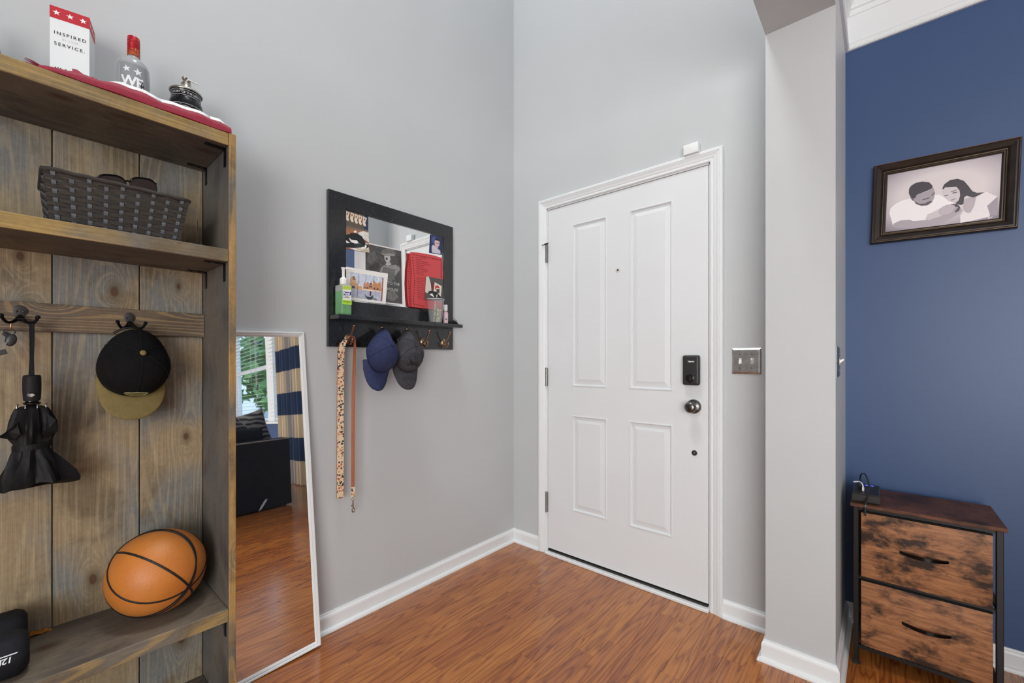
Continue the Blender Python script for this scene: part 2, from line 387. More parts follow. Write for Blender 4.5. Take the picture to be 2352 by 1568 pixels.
P_GIRL=[
 ('dedddb',[(-1.0618,1.6923),(-0.8564,1.6956),(-0.8496,1.4263),(-1.0584,1.4245)]),
 ('4b4b4a',[(-1.0549,1.6874),(-0.8624,1.6893),(-0.8564,1.4314),(-1.0529,1.4292)]),
 ('6a6a68',[(-0.9773,1.6588),(-0.9625,1.678),(-0.9325,1.6889),(-0.9018,1.6866),(-0.8882,1.6725),(-0.9018,1.6633),(-0.9287,1.6648),(-0.9625,1.6551)]),
 ('8d8d8b',[(-0.9773,1.6588),(-0.9625,1.6567),(-0.9287,1.6665),(-0.8979,1.6657),(-0.9018,1.6566),(-0.9325,1.6542),(-0.9625,1.6519)]),
 ('b5b5b3',[(-0.957,1.6496),(-0.9249,1.654),(-0.923,1.6361),(-0.9363,1.6172),(-0.9476,1.6218),(-0.9551,1.6336)]),
 ('303030',[(-0.9514,1.6392),(-0.9401,1.6445),(-0.9382,1.635),(-0.9439,1.6291)]),
 ('a5a5a3',[(-0.9439,1.6192),(-0.9287,1.6284),(-0.9173,1.6139),(-0.9401,1.6034),(-0.9514,1.608)]),
 ('8a8a88',[(-0.981,1.5706),(-0.9736,1.5912),(-0.9588,1.6035),(-0.9401,1.6034),(-0.9173,1.6105),(-0.8979,1.6172),(-0.8744,1.6111),(-0.8684,1.5985),(-0.8901,1.5715),(-0.8999,1.5634),(-0.896,1.5941),(-0.9625,1.5963),(-0.9699,1.5691)]),
 ('676766',[(-0.9625,1.5963),(-0.896,1.5941),(-0.9018,1.543),(-0.9401,1.5244),(-0.9773,1.5387),(-0.9699,1.5691)]),
 ('5c5c5b',[(-1.0417,1.6433),(-1.0063,1.6629),(-0.9919,1.6334),(-1.0206,1.5962),(-1.0487,1.6041)]),
 ('3a3a39',[(-0.8862,1.6662),(-0.8644,1.6567),(-0.8624,1.6097),(-0.8704,1.6084)]),
 ('3a3a39',[(-1.0417,1.5799),(-0.9919,1.614),(-0.981,1.59),(-1.0206,1.5643)]),
 ('6b6b69',[(-0.9401,1.4815),(-0.9018,1.4929),(-0.8783,1.4622),(-0.9096,1.4387),(-0.9401,1.4486)]),
]
P_VENICE=[
 ('e9e7e4',[(-1.1506,1.5652),(-0.9387,1.5671),(-0.9519,1.4216),(-1.1506,1.4215)]),
 ('c9d3e4',[(-1.1289,1.5453),(-0.9638,1.5453),(-0.973,1.4318),(-1.1338,1.4346)]),
 ('b4b9ca',[(-1.1322,1.4715),(-0.9675,1.4828),(-0.973,1.4318),(-1.1338,1.4346)]),
 ('c9a27f',[(-1.1306,1.513),(-1.1224,1.5249),(-1.1125,1.531),(-1.1042,1.5199),(-1.1016,1.5048),(-1.0925,1.4998),(-1.0925,1.4719),(-1.1306,1.4763)]),
 ('8d6a5a',[(-1.1191,1.5238),(-1.1135,1.5314),(-1.1069,1.5256),(-1.1042,1.5137),(-1.1175,1.5118)]),
 ('d6a87e',[(-1.0925,1.489),(-1.0739,1.4883),(-1.0739,1.4727),(-1.0925,1.4719)]),
 ('c58e68',[(-1.0654,1.5004),(-1.0603,1.5137),(-1.0551,1.5019),(-1.0464,1.5125),(-1.0359,1.5076),(-1.0289,1.5213),(-1.0218,1.5096),(-1.0147,1.525),(-1.004,1.5152),(-0.9931,1.5135),(-0.9822,1.5247),(-0.9749,1.5095),(-0.9712,1.4743),(-1.0688,1.4718)]),
 ('e8ddd2',[(-1.0401,1.5023),(-1.0397,1.5055),(-1.0386,1.5085),(-1.0368,1.5113),(-1.0345,1.5135),(-1.0318,1.5151),(-1.0289,1.5159),(-1.026,1.5159),(-1.0232,1.5151),(-1.0209,1.5135),(-1.0191,1.5112),(-1.0179,1.5085),(-1.0176,1.5054)]),
 ('55648c',[(-1.0373,1.5011),(-1.037,1.5036),(-1.0362,1.506),(-1.0349,1.5082),(-1.0331,1.5099),(-1.0311,1.5112),(-1.0289,1.5118),(-1.0267,1.5118),(-1.0247,1.5111),(-1.0229,1.5098),(-1.0215,1.508),(-1.0207,1.5058),(-1.0204,1.5034)]),
 ('6b5a5c',[(-1.0384,1.4883),(-1.0381,1.4908),(-1.0373,1.4932),(-1.0361,1.4953),(-1.0345,1.497),(-1.0327,1.4982),(-1.0307,1.4988),(-1.0286,1.4988),(-1.0268,1.4981),(-1.0252,1.4968),(-1.0239,1.4949),(-1.0231,1.4927),(-1.0229,1.4903)]),
 ('4c4450',[(-1.0158,1.4832),(-1.0155,1.4857),(-1.0149,1.488),(-1.0139,1.4899),(-1.0126,1.4912),(-1.0111,1.4918),(-1.0097,1.4916),(-1.0084,1.4906),(-1.0074,1.489),(-1.0067,1.4869),(-1.0065,1.4844)]),
 ('4c4450',[(-1.0004,1.482),(-1.0001,1.4848),(-0.9993,1.4874),(-0.9981,1.4895),(-0.9966,1.491),(-0.9949,1.4917),(-0.9933,1.4914),(-0.9918,1.4904),(-0.9905,1.4885),(-0.9898,1.4861),(-0.9895,1.4833)]),
 ('4c4450',[(-1.0509,1.4819),(-1.0507,1.4841),(-1.0501,1.4861),(-1.0491,1.4878),(-1.0478,1.4889),(-1.0464,1.4894),(-1.045,1.4893),(-1.0437,1.4885),(-1.0427,1.4871),(-1.0421,1.4852),(-1.0419,1.4831)]),
 ('4c4450',[(-1.0623,1.482),(-1.0621,1.484),(-1.0616,1.4858),(-1.0608,1.4873),(-1.0597,1.4883),(-1.0585,1.4888),(-1.0574,1.4886),(-1.0563,1.4879),(-1.0555,1.4866),(-1.0549,1.4849),(-1.0547,1.483)]),
 ('e6d8ca',[(-1.0688,1.478),(-0.9712,1.4791),(-0.9719,1.4735),(-1.0688,1.4724)]),
 ('3e4650',[(-1.1224,1.485),(-1.1092,1.4852),(-1.1092,1.4744),(-1.1224,1.4743)]),
 ('2f4048',[(-1.0596,1.4572),(-1.0499,1.4458),(-1.0324,1.4446),(-1.0165,1.456),(-1.0218,1.4346),(-1.0429,1.4323),(-1.0551,1.442)]),
 ('55303a',[(-1.0342,1.4729),(-1.0271,1.4722),(-1.0282,1.4514),(-1.0359,1.4505)]),
 ('7d7580',[(-1.019,1.4461),(-0.9986,1.4387),(-1.0022,1.4326),(-1.0218,1.4394)]),
 ('8a4a48',[(-0.9694,1.5428),(-0.9638,1.545),(-0.9712,1.432),(-0.9764,1.4321)]),
 ('7a6a66',[(-1.0899,1.5453),(-1.0882,1.5452),(-1.0969,1.4373),(-1.0986,1.4371)]),
 ('7a6a66',[(-1.0558,1.5449),(-1.0544,1.5448),(-1.0551,1.505),(-1.0565,1.5048)]),
 ('7a6a66',[(-1.0136,1.5443),(-1.0119,1.5443),(-1.0126,1.5173),(-1.0144,1.517)]),
]
P_RED=[
 ('c8474b',[(-0.8212,1.6905),(-0.773,1.6971),(-0.6889,1.7012),(-0.618,1.6986),(-0.6125,1.6182),(-0.6157,1.419),(-0.8141,1.4202),(-0.8153,1.5207),(-0.8113,1.5873)]),
 ('6e0f14',[(-0.8078,1.6842),(-0.8006,1.6834),(-0.8028,1.6812),(-0.8017,1.6793),(-0.8078,1.6794)]),
 ('6e0f14',[(-0.796,1.6844),(-0.7888,1.6837),(-0.791,1.6815),(-0.7899,1.6796),(-0.796,1.6796)]),
 ('6e0f14',[(-0.7842,1.6846),(-0.7768,1.6839),(-0.779,1.6817),(-0.7779,1.6798),(-0.7842,1.6798)]),
 ('6e0f14',[(-0.7722,1.6849),(-0.7648,1.6842),(-0.767,1.6819),(-0.7659,1.68),(-0.7722,1.6801)]),
 ('6e0f14',[(-0.7601,1.6851),(-0.7526,1.6844),(-0.7549,1.6822),(-0.7538,1.6802),(-0.7601,1.6803)]),
 ('6e0f14',[(-0.7479,1.6854),(-0.7404,1.6846),(-0.7426,1.6824),(-0.7415,1.6805),(-0.7479,1.6805)]),
 ('6e0f14',[(-0.7356,1.6856),(-0.728,1.6849),(-0.7303,1.6826),(-0.7292,1.6807),(-0.7356,1.6807)]),
 ('6e0f14',[(-0.7232,1.6859),(-0.7155,1.6851),(-0.7178,1.6829),(-0.7167,1.6809),(-0.7232,1.681)]),
 ('6e0f14',[(-0.7107,1.6861),(-0.703,1.6854),(-0.7053,1.6831),(-0.7041,1.6812),(-0.7107,1.6812)]),
 ('6e0f14',[(-0.698,1.6864),(-0.6903,1.6857),(-0.6926,1.6834),(-0.6914,1.6814),(-0.698,1.6815)]),
 ('6e0f14',[(-0.6853,1.6867),(-0.6775,1.6859),(-0.6798,1.6836),(-0.6787,1.6817),(-0.6853,1.6817)]),
 ('6e0f14',[(-0.6725,1.6869),(-0.6646,1.6862),(-0.6669,1.6839),(-0.6657,1.6819),(-0.6725,1.6819)]),
 ('6e0f14',[(-0.6595,1.6872),(-0.6515,1.6864),(-0.6539,1.6841),(-0.6527,1.6821),(-0.6595,1.6822)]),
 ('6e0f14',[(-0.6464,1.6875),(-0.6384,1.6867),(-0.6408,1.6844),(-0.6396,1.6824),(-0.6464,1.6824)]),
 ('6e0f14',[(-0.6332,1.6877),(-0.6251,1.687),(-0.6276,1.6846),(-0.6264,1.6826),(-0.6332,1.6827)]),
 ('6e0f14',[(-0.8103,1.6667),(-0.8031,1.6659),(-0.8052,1.6637),(-0.8042,1.6618),(-0.8103,1.6619)]),
 ('6e0f14',[(-0.8089,1.6541),(-0.8017,1.6533),(-0.8039,1.6511),(-0.8028,1.6492),(-0.8089,1.6493)]),
 ('6e0f14',[(-0.8076,1.6414),(-0.8004,1.6406),(-0.8026,1.6384),(-0.8015,1.6365),(-0.8076,1.6367)]),
 ('6e0f14',[(-0.8063,1.6288),(-0.7991,1.6279),(-0.8012,1.6258),(-0.8002,1.6239),(-0.8063,1.624)]),
 ('6e0f14',[(-0.8049,1.6161),(-0.7977,1.6152),(-0.7999,1.6131),(-0.7988,1.6112),(-0.8049,1.6114)]),
 ('6e0f14',[(-0.8036,1.6035),(-0.7964,1.6025),(-0.7986,1.6004),(-0.7975,1.5985),(-0.8036,1.5987)]),
 ('6e0f14',[(-0.8023,1.5908),(-0.7951,1.5898),(-0.7972,1.5877),(-0.7961,1.5858),(-0.8023,1.586)]),
 ('6e0f14',[(-0.8009,1.5781),(-0.7937,1.5771),(-0.7959,1.575),(-0.7948,1.5731),(-0.8009,1.5733)]),
 ('6e0f14',[(-0.7996,1.5654),(-0.7924,1.5644),(-0.7945,1.5623),(-0.7935,1.5603),(-0.7996,1.5606)]),
 ('6e0f14',[(-0.7993,1.5536),(-0.7921,1.5525),(-0.7942,1.5504),(-0.7932,1.5485),(-0.7993,1.5488)]),
 ('6e0f14',[(-0.8,1.5426),(-0.7928,1.5415),(-0.795,1.5394),(-0.7939,1.5375),(-0.8,1.5378)]),
 ('6e0f14',[(-0.8008,1.5316),(-0.7935,1.5305),(-0.7957,1.5284),(-0.7946,1.5265),(-0.8008,1.5269)]),
 ('6e0f14',[(-0.8015,1.5207),(-0.7943,1.5195),(-0.7964,1.5175),(-0.7953,1.5155),(-0.8015,1.5159)]),
 ('6e0f14',[(-0.8022,1.5098),(-0.795,1.5086),(-0.7972,1.5065),(-0.7961,1.5046),(-0.8022,1.505)]),
 ('6e0f14',[(-0.8029,1.4988),(-0.7957,1.4976),(-0.7979,1.4955),(-0.7968,1.4936),(-0.8029,1.494)]),
 ('6e0f14',[(-0.8037,1.4879),(-0.7965,1.4866),(-0.7986,1.4846),(-0.7975,1.4826),(-0.8037,1.4831)]),
 ('6e0f14',[(-0.8044,1.4769),(-0.7972,1.4757),(-0.7994,1.4736),(-0.7983,1.4717),(-0.8044,1.4722)]),
 ('6e0f14',[(-0.8051,1.466),(-0.7979,1.4647),(-0.8001,1.4627),(-0.799,1.4607),(-0.8051,1.4613)]),
 ('6e0f14',[(-0.8058,1.4551),(-0.7986,1.4538),(-0.8008,1.4518),(-0.7997,1.4498),(-0.8058,1.4503)]),
 ('6e0f14',[(-0.8066,1.4442),(-0.7994,1.4429),(-0.8015,1.4408),(-0.8005,1.4389),(-0.8066,1.4394)]),
 ('6e0f14',[(-0.6289,1.6732),(-0.6207,1.6724),(-0.6232,1.67),(-0.622,1.668),(-0.6289,1.6681)]),
 ('6e0f14',[(-0.6289,1.6622),(-0.6207,1.6613),(-0.6232,1.659),(-0.622,1.657),(-0.6289,1.6571)]),
 ('6e0f14',[(-0.6289,1.6512),(-0.6207,1.6503),(-0.6232,1.648),(-0.622,1.646),(-0.6289,1.6461)]),
 ('6e0f14',[(-0.6289,1.6402),(-0.6207,1.6393),(-0.6232,1.637),(-0.622,1.6349),(-0.6289,1.6351)]),
 ('6e0f14',[(-0.6289,1.6292),(-0.6207,1.6282),(-0.6232,1.626),(-0.622,1.6239),(-0.6289,1.6241)]),
 ('6e0f14',[(-0.6289,1.6182),(-0.6207,1.6172),(-0.6232,1.6149),(-0.622,1.6129),(-0.6289,1.6131)]),
 ('6e0f14',[(-0.6289,1.6072),(-0.6207,1.6062),(-0.6232,1.6039),(-0.622,1.6019),(-0.6289,1.6021)]),
 ('6e0f14',[(-0.6289,1.5962),(-0.6207,1.5952),(-0.6232,1.5929),(-0.622,1.5908),(-0.6289,1.5911)]),
 ('6e0f14',[(-0.8021,1.4366),(-0.7949,1.4352),(-0.7971,1.4332),(-0.796,1.4312),(-0.8021,1.4318)]),
 ('6e0f14',[(-0.7885,1.436),(-0.7812,1.4346),(-0.7834,1.4326),(-0.7823,1.4306),(-0.7885,1.4312)]),
 ('6e0f14',[(-0.7747,1.4353),(-0.7673,1.434),(-0.7695,1.4319),(-0.7684,1.4299),(-0.7747,1.4305)]),
 ('6e0f14',[(-0.7607,1.4347),(-0.7533,1.4333),(-0.7555,1.4313),(-0.7544,1.4293),(-0.7607,1.4299)]),
 ('6e0f14',[(-0.7467,1.4341),(-0.7392,1.4327),(-0.7414,1.4306),(-0.7403,1.4286),(-0.7467,1.4292)]),
 ('8a2228',[(-0.7893,1.6724),(-0.7232,1.6753),(-0.7232,1.6736),(-0.7893,1.6707)]),
 ('8a2228',[(-0.7889,1.6631),(-0.7521,1.6646),(-0.7521,1.6629),(-0.7889,1.6614)]),
 ('8a2228',[(-0.7885,1.6538),(-0.7138,1.6566),(-0.7138,1.6549),(-0.7885,1.6522)]),
 ('8a2228',[(-0.7881,1.6446),(-0.6963,1.6477),(-0.6963,1.646),(-0.7881,1.6429)]),
 ('8a2228',[(-0.7877,1.6353),(-0.7341,1.637),(-0.7341,1.6353),(-0.7877,1.6337)]),
 ('8a2228',[(-0.7873,1.6261),(-0.7421,1.6273),(-0.7421,1.6256),(-0.7873,1.6244)]),
 ('8a2228',[(-0.7869,1.6168),(-0.7121,1.6186),(-0.7121,1.6169),(-0.7869,1.6151)]),
 ('8a2228',[(-0.7865,1.6075),(-0.716,1.609),(-0.716,1.6073),(-0.7865,1.6059)]),
 ('8a2228',[(-0.786,1.5983),(-0.7366,1.5991),(-0.7366,1.5974),(-0.786,1.5966)]),
 ('8a2228',[(-0.7856,1.589),(-0.7446,1.5896),(-0.7446,1.5879),(-0.7856,1.5873)]),
 ('8a2228',[(-0.7848,1.5704),(-0.7354,1.5708),(-0.7354,1.5691),(-0.7848,1.5688)]),
 ('8a2228',[(-0.7844,1.5611),(-0.7392,1.5614),(-0.7392,1.5597),(-0.7844,1.5595)]),
 ('8a2228',[(-0.784,1.5519),(-0.7429,1.5519),(-0.7429,1.5502),(-0.784,1.5502)]),
 ('8a2228',[(-0.7836,1.5426),(-0.7404,1.5425),(-0.7404,1.5408),(-0.7836,1.5409)]),
 ('8a2228',[(-0.7832,1.5333),(-0.7379,1.533),(-0.7379,1.5314),(-0.7832,1.5316)]),
 ('8a2228',[(-0.7828,1.524),(-0.7354,1.5236),(-0.7354,1.5219),(-0.7828,1.5223)]),
 ('8a2228',[(-0.7824,1.5147),(-0.7329,1.5141),(-0.7329,1.5124),(-0.7824,1.513)]),
 ('8a2228',[(-0.782,1.5054),(-0.7316,1.5046),(-0.7316,1.5029),(-0.782,1.5037)]),
 ('8a2228',[(-0.7816,1.4961),(-0.7303,1.4952),(-0.7303,1.4935),(-0.7816,1.4944)]),
 ('8a2228',[(-0.7812,1.4868),(-0.7291,1.4857),(-0.7291,1.484),(-0.7812,1.4851)]),
 ('8a2228',[(-0.7808,1.4775),(-0.7278,1.4762),(-0.7278,1.4745),(-0.7808,1.4758)]),
 ('8a2228',[(-0.7804,1.4682),(-0.7274,1.4667),(-0.7274,1.465),(-0.7804,1.4665)]),
]
P_REDBACK=[
 ('c8474b',[(-0.8192,1.6898),(-0.8081,1.6349),(-0.8065,1.5556),(-0.8097,1.4889),(-0.8105,1.4209),(-0.8247,1.4212),(-0.8314,1.4534),(-0.8357,1.535),(-0.8326,1.6044)]),
 ('6e0f14',[(-0.8246,1.6555),(-0.8175,1.6547),(-0.8197,1.6526),(-0.8186,1.6507),(-0.8246,1.6508)]),
 ('6e0f14',[(-0.8252,1.6437),(-0.8181,1.6429),(-0.8203,1.6407),(-0.8192,1.6388),(-0.8252,1.639)]),
 ('6e0f14',[(-0.8259,1.6319),(-0.8188,1.631),(-0.8209,1.6289),(-0.8198,1.627),(-0.8259,1.6271)]),
 ('6e0f14',[(-0.8265,1.6201),(-0.8194,1.6192),(-0.8215,1.617),(-0.8204,1.6151),(-0.8265,1.6153)]),
 ('6e0f14',[(-0.8271,1.6083),(-0.82,1.6074),(-0.8221,1.6052),(-0.8211,1.6033),(-0.8271,1.6035)]),
 ('6e0f14',[(-0.8277,1.5965),(-0.8206,1.5955),(-0.8227,1.5934),(-0.8217,1.5915),(-0.8277,1.5917)]),
 ('6e0f14',[(-0.8283,1.5847),(-0.8212,1.5837),(-0.8233,1.5816),(-0.8223,1.5797),(-0.8283,1.5799)]),
 ('6e0f14',[(-0.8289,1.5729),(-0.8218,1.5719),(-0.824,1.5698),(-0.8229,1.5679),(-0.8289,1.5682)]),
 ('6e0f14',[(-0.8295,1.5611),(-0.8224,1.5601),(-0.8246,1.558),(-0.8235,1.5561),(-0.8295,1.5564)]),
 ('6e0f14',[(-0.8294,1.549),(-0.8224,1.548),(-0.8245,1.5459),(-0.8234,1.5439),(-0.8294,1.5443)]),
 ('6e0f14',[(-0.8287,1.5366),(-0.8216,1.5355),(-0.8237,1.5335),(-0.8226,1.5315),(-0.8287,1.5319)]),
 ('6e0f14',[(-0.8279,1.5242),(-0.8208,1.5231),(-0.8229,1.521),(-0.8218,1.5191),(-0.8279,1.5195)]),
 ('6e0f14',[(-0.8271,1.5118),(-0.82,1.5107),(-0.8221,1.5086),(-0.8211,1.5067),(-0.8271,1.5071)]),
 ('6e0f14',[(-0.8263,1.4994),(-0.8192,1.4982),(-0.8213,1.4962),(-0.8203,1.4942),(-0.8263,1.4947)]),
 ('6e0f14',[(-0.8255,1.487),(-0.8184,1.4858),(-0.8205,1.4838),(-0.8195,1.4818),(-0.8255,1.4823)]),
 ('6e0f14',[(-0.8247,1.4746),(-0.8176,1.4733),(-0.8198,1.4713),(-0.8187,1.4693),(-0.8247,1.4698)]),
 ('6e0f14',[(-0.8239,1.4622),(-0.8168,1.4609),(-0.819,1.4589),(-0.8179,1.4569),(-0.8239,1.4574)]),
 ('6e0f14',[(-0.8231,1.4497),(-0.816,1.4484),(-0.8182,1.4464),(-0.8171,1.4444),(-0.8231,1.445)]),
 ('6e0f14',[(-0.8224,1.4373),(-0.8152,1.4359),(-0.8174,1.4339),(-0.8163,1.432),(-0.8224,1.4325)]),
]
P_MAN=[
 ('2b3768',[(-0.6813,1.8124),(-0.6031,1.8136),(-0.6058,1.7199),(-0.6878,1.7155)]),
 ('46558c',[(-0.6739,1.8009),(-0.6518,1.8022),(-0.6607,1.7689),(-0.6761,1.7691)]),
 ('20284c',[(-0.6204,1.8056),(-0.6035,1.811),(-0.6054,1.7271),(-0.6159,1.7321)]),
 ('c9c4cf',[(-0.6774,1.748),(-0.6695,1.7601),(-0.6518,1.7567),(-0.6385,1.7454),(-0.6204,1.7383),(-0.6182,1.7204),(-0.6761,1.7178)]),
 ('d0b7b4',[(-0.6585,1.7816),(-0.6518,1.79),(-0.6249,1.7904),(-0.6249,1.7693),(-0.6385,1.7471),(-0.6496,1.7502),(-0.6585,1.7658)]),
 ('2a2230',[(-0.6585,1.7816),(-0.6554,1.7945),(-0.6385,1.8034),(-0.6227,1.798),(-0.6227,1.7856),(-0.634,1.7868),(-0.6496,1.7887)]),
 ('4a3b40',[(-0.6518,1.7742),(-0.6272,1.7751),(-0.6272,1.773),(-0.6518,1.7721)]),
 ('8b5a58',[(-0.6474,1.7576),(-0.6362,1.7581),(-0.6385,1.7552),(-0.6465,1.7553)]),
]
P_XMAS=[
 ('4e4b48',[(-0.7271,1.5846),(-0.6159,1.5836),(-0.6159,1.4671),(-0.7347,1.4664)]),
 ('cfcac2',[(-0.7263,1.583),(-0.7093,1.5848),(-0.6964,1.5497),(-0.6921,1.5158),(-0.7221,1.4985),(-0.7326,1.504)]),
 ('6c2426',[(-0.6956,1.5566),(-0.6747,1.5578),(-0.6791,1.5244),(-0.6921,1.5193)]),
 ('dcd3c8',[(-0.6712,1.5618),(-0.6236,1.5473),(-0.6304,1.4919),(-0.6791,1.5123)]),
 ('b8382c',[(-0.6704,1.522),(-0.6682,1.5431),(-0.6527,1.5486),(-0.6394,1.5399),(-0.6394,1.5329),(-0.6572,1.5341)]),
 ('3b3a38',[(-0.6616,1.5266),(-0.6394,1.5312),(-0.6394,1.5084),(-0.6572,1.5097)]),
 ('1b1b1d',[(-0.7136,1.5097),(-0.6921,1.5158),(-0.6791,1.514),(-0.6572,1.5132),(-0.6304,1.4884),(-0.6349,1.4774),(-0.6921,1.4745),(-0.705,1.4971)]),
 ('e9e6e2',[(-0.705,1.4937),(-0.6878,1.5026),(-0.6747,1.4834),(-0.6921,1.4883)]),
 ('e9e6e2',[(-0.6616,1.4918),(-0.6527,1.5033),(-0.6572,1.4819)]),
]

# ================================================================== MATERIALS OF THE ROOM
M_wall = paint('wall_paint_grey', 'c0c4c6', .45, .10, 420)
M_white = paint('trim_paint_white', 'e4e8ea', .35, .02, 200, dirt='8f8c88')
M_whitec = paint('trim_paint_clean', 'e4e8ea', .38, .02, 200)
M_blue = paint('wall_paint_navy', '37507a', .42, .16, 420)
M_ceil = paint('ceiling_paint', 'e8ebec', .7, .05, 300)
M_door = paint('door_paint', 'dee2e5', .4, .02, 160)
M_black = flat('141414', .4)
M_blackmetal = flat('17171a', .42, .7)
M_gap = flat('0c0c0c', .8)
def oak(name, world=False):
    t = NT(name); g = grain_coords(t, 'y', 0 if world else 23.0)
    n1 = t.noise(scaled(t, g, 13, 1.05), 1.0, 2.6, .5); fine = t.noise(scaled(t, g, 300, 6), 1.0, 3, .65); pores = t.noise(scaled(t, g, 150, 7), 1.0, 3, .6)
    saw = t.math('FRACT', t.math('MULTIPLY', n1, 11.0))
    col = t.ramp(saw, [(.0, hexc('7f4420')), (.10, hexc('955426')), (.30, hexc('ad692f')), (.65, hexc('b06c32')), (.9, hexc('9d5b2a')), (1.0, hexc('7f4420'))])
    col = t.mix(t.ramp(pores, [(.50, (0, 0, 0)), (.70, (.75, .75, .75))]), col, hexc('8a4c22'))
    col = t.mix(.4, col, t.ramp(fine, [(.3, (.28, .28, .28)), (.7, (.78, .78, .78))]), 'OVERLAY')
    if world:
        br = t.n('ShaderNodeTexBrick'); mp = t.coords((1, 1, 1)); rot = t.n('ShaderNodeMapping'); t.l(mp, rot.inputs[0]); rot.inputs['Rotation'].default_value = (0, 0, R(90)); t.l(rot.outputs[0], br.inputs[0])
        br.inputs['Scale'].default_value = 1.0; br.inputs['Brick Width'].default_value = .55; br.inputs['Row Height'].default_value = .0765; br.inputs['Mortar Size'].default_value = .0005
        br.inputs['Color1'].default_value = (1, 1, 1, 1); br.inputs['Color2'].default_value = (.88, .88, .88, 1); br.inputs['Mortar'].default_value = (.45, .45, .45, 1)
        col = t.mix(1.0, col, br.outputs[0], 'MULTIPLY')
    else:
        oi = t.n('ShaderNodeObjectInfo')
        hs = t.n('ShaderNodeHueSaturation'); t.l(col, hs.inputs['Color'])
        t.l(t.math('MULTIPLY_ADD', oi.outputs['Random'], .22, .88), hs.inputs['Value'])
        t.l(t.math('MULTIPLY_ADD', oi.outputs['Random'], .008, .496), hs.inputs['Hue']); col = hs.outputs[0]
    t.col(col); t.set(Roughness=.22); t.b.inputs['Coat Weight'].default_value = .55; t.b.inputs['Coat Roughness'].default_value = .13
    t.bump(fine, .04, .0006); return t.m
M_oak = oak('oak_plank'); M_oak_far = oak('oak_floor_beyond', True)

# ================================================================== FLOOR
YB = .344; XC0, XC1, YC = 1.4485, 1.664, -.197; HB = 2.409; CEIL = 2.80; TALL = 5.0
floor = struct('floor', MB().box((-.12, -5, -.06), (7.3, .46, -.012)), M_oak_far)
# boards laid one by one where the photograph shows them
seams = {0: [-1.027], 1: [-1.146], 2: [-.705], 3: [-.912], 4: [-1.12], 5: [-.758, -.366], 6: [-1.056, -.638], 7: [-.9006], 9: [-.793], 8: [-1.22, -.5]}
PW, X0 = .0765, .0205
rng = random.Random(3)
row = -1
while True:
    xa = X0 + row * PW; xb = xa + PW
    if xa > 3.05: break
    ylo = -1.75 if xa < 1.7 else -1.35
    yhi = .0 if xa < XC0 - .02 else YB
    ys = list(seams.get(row, []))
    if not ys: ys = [rng.uniform(-1.2, -.9)]
    ys.sort()
    while ys[0] > ylo + .25: ys.insert(0, ys[0] - rng.uniform(.28, .75))
    while ys[-1] < yhi - .12: ys.append(ys[-1] + rng.uniform(.3, .8))
    ys = [max(ylo, ys[0])] + [q for q in ys[1:] if q < yhi - .1] + [yhi] if ys[0] < ylo else [ylo] + [q for q in ys if q < yhi - .1] + [yhi]
    a = max(xa, 0.0)
    for y0, y1 in zip(ys[:-1], ys[1:]):
        if y1 - y0 < .03: continue
        g = .0002
        mb = MB().box((a + g, y0 + g, -.012), (xb - g, y1 - g, 0.0), .0005, 1)
        me = mesh_of(mb, M_oak, (a, y0, 0)); me.name = 'plank'
        o = link('plank', me); o.location = (a, y0, 0); o.parent = floor
    row += 1
# remaining boards outside the laid area: raised slab so the floor is level
rest = MB()
rest.box((0, -5, -.012), (1.7 + .02, -1.752, 0)); rest.box((1.72, -5, -.012), (7.2, -1.352, 0)); rest.box((3.082, -1.352, -.012), (7.2, YB, 0))
rst = link('boards_beyond', mesh_of(rest, M_oak_far)); rst.parent = floor; rst['kind'] = 'stuff'

# ================================================================== WALLS
wall_left = struct('wall_left', MB().box((-.12, -5, 0), (0, .12, TALL)), M_wall)
DX0, DX1, DZ0, DZ1 = .273, 1.183, .031, 2.056
ox0, ox1, oz = DX0 - .012, DX1 + .012, DZ1 + .012
wf = MB(); wf.box((0, 0, 0), (ox0, .12, TALL)); wf.box((ox1, 0, 0), (XC0, .12, TALL)); wf.box((ox0, 0, oz), (ox1, .12, TALL))
wall_front = struct('wall_front', wf, M_wall)
wall_column = struct('wall_column', MB().box((XC0, YC, 0), (XC1, .46, HB)), M_wall)
header = struct('wall_header', MB().box((XC0, -5, HB), (XC1, .46, TALL)), M_wall)
WX0, WX1, WZ0, WZ1 = 4.02, 6.75, .80, 2.32
wb = MB(); wb.box((XC1, YB, 0), (WX0, .46, CEIL + .1)); wb.box((WX1, YB, 0), (7.3, .46, CEIL + .1)); wb.box((WX0, YB, 0), (WX1, .46, WZ0)); wb.box((WX0, YB, WZ1), (WX1, .46, CEIL + .1))
wall_blue = struct('wall_blue', wb, M_blue)
wall_right = struct('wall_right', MB().box((7.2, -5, 0), (7.3, YB, CEIL + .1)), M_wall)
wall_back = struct('wall_back', MB().box((-.12, -5.1, 0), (7.3, -5, TALL)), M_wall)
ceiling = struct('ceiling', MB().box((XC1, -5, CEIL), (7.3, .46, CEIL + .1)).box((-.12, -5.1, TALL), (XC1, .46, TALL + .1)), M_ceil)

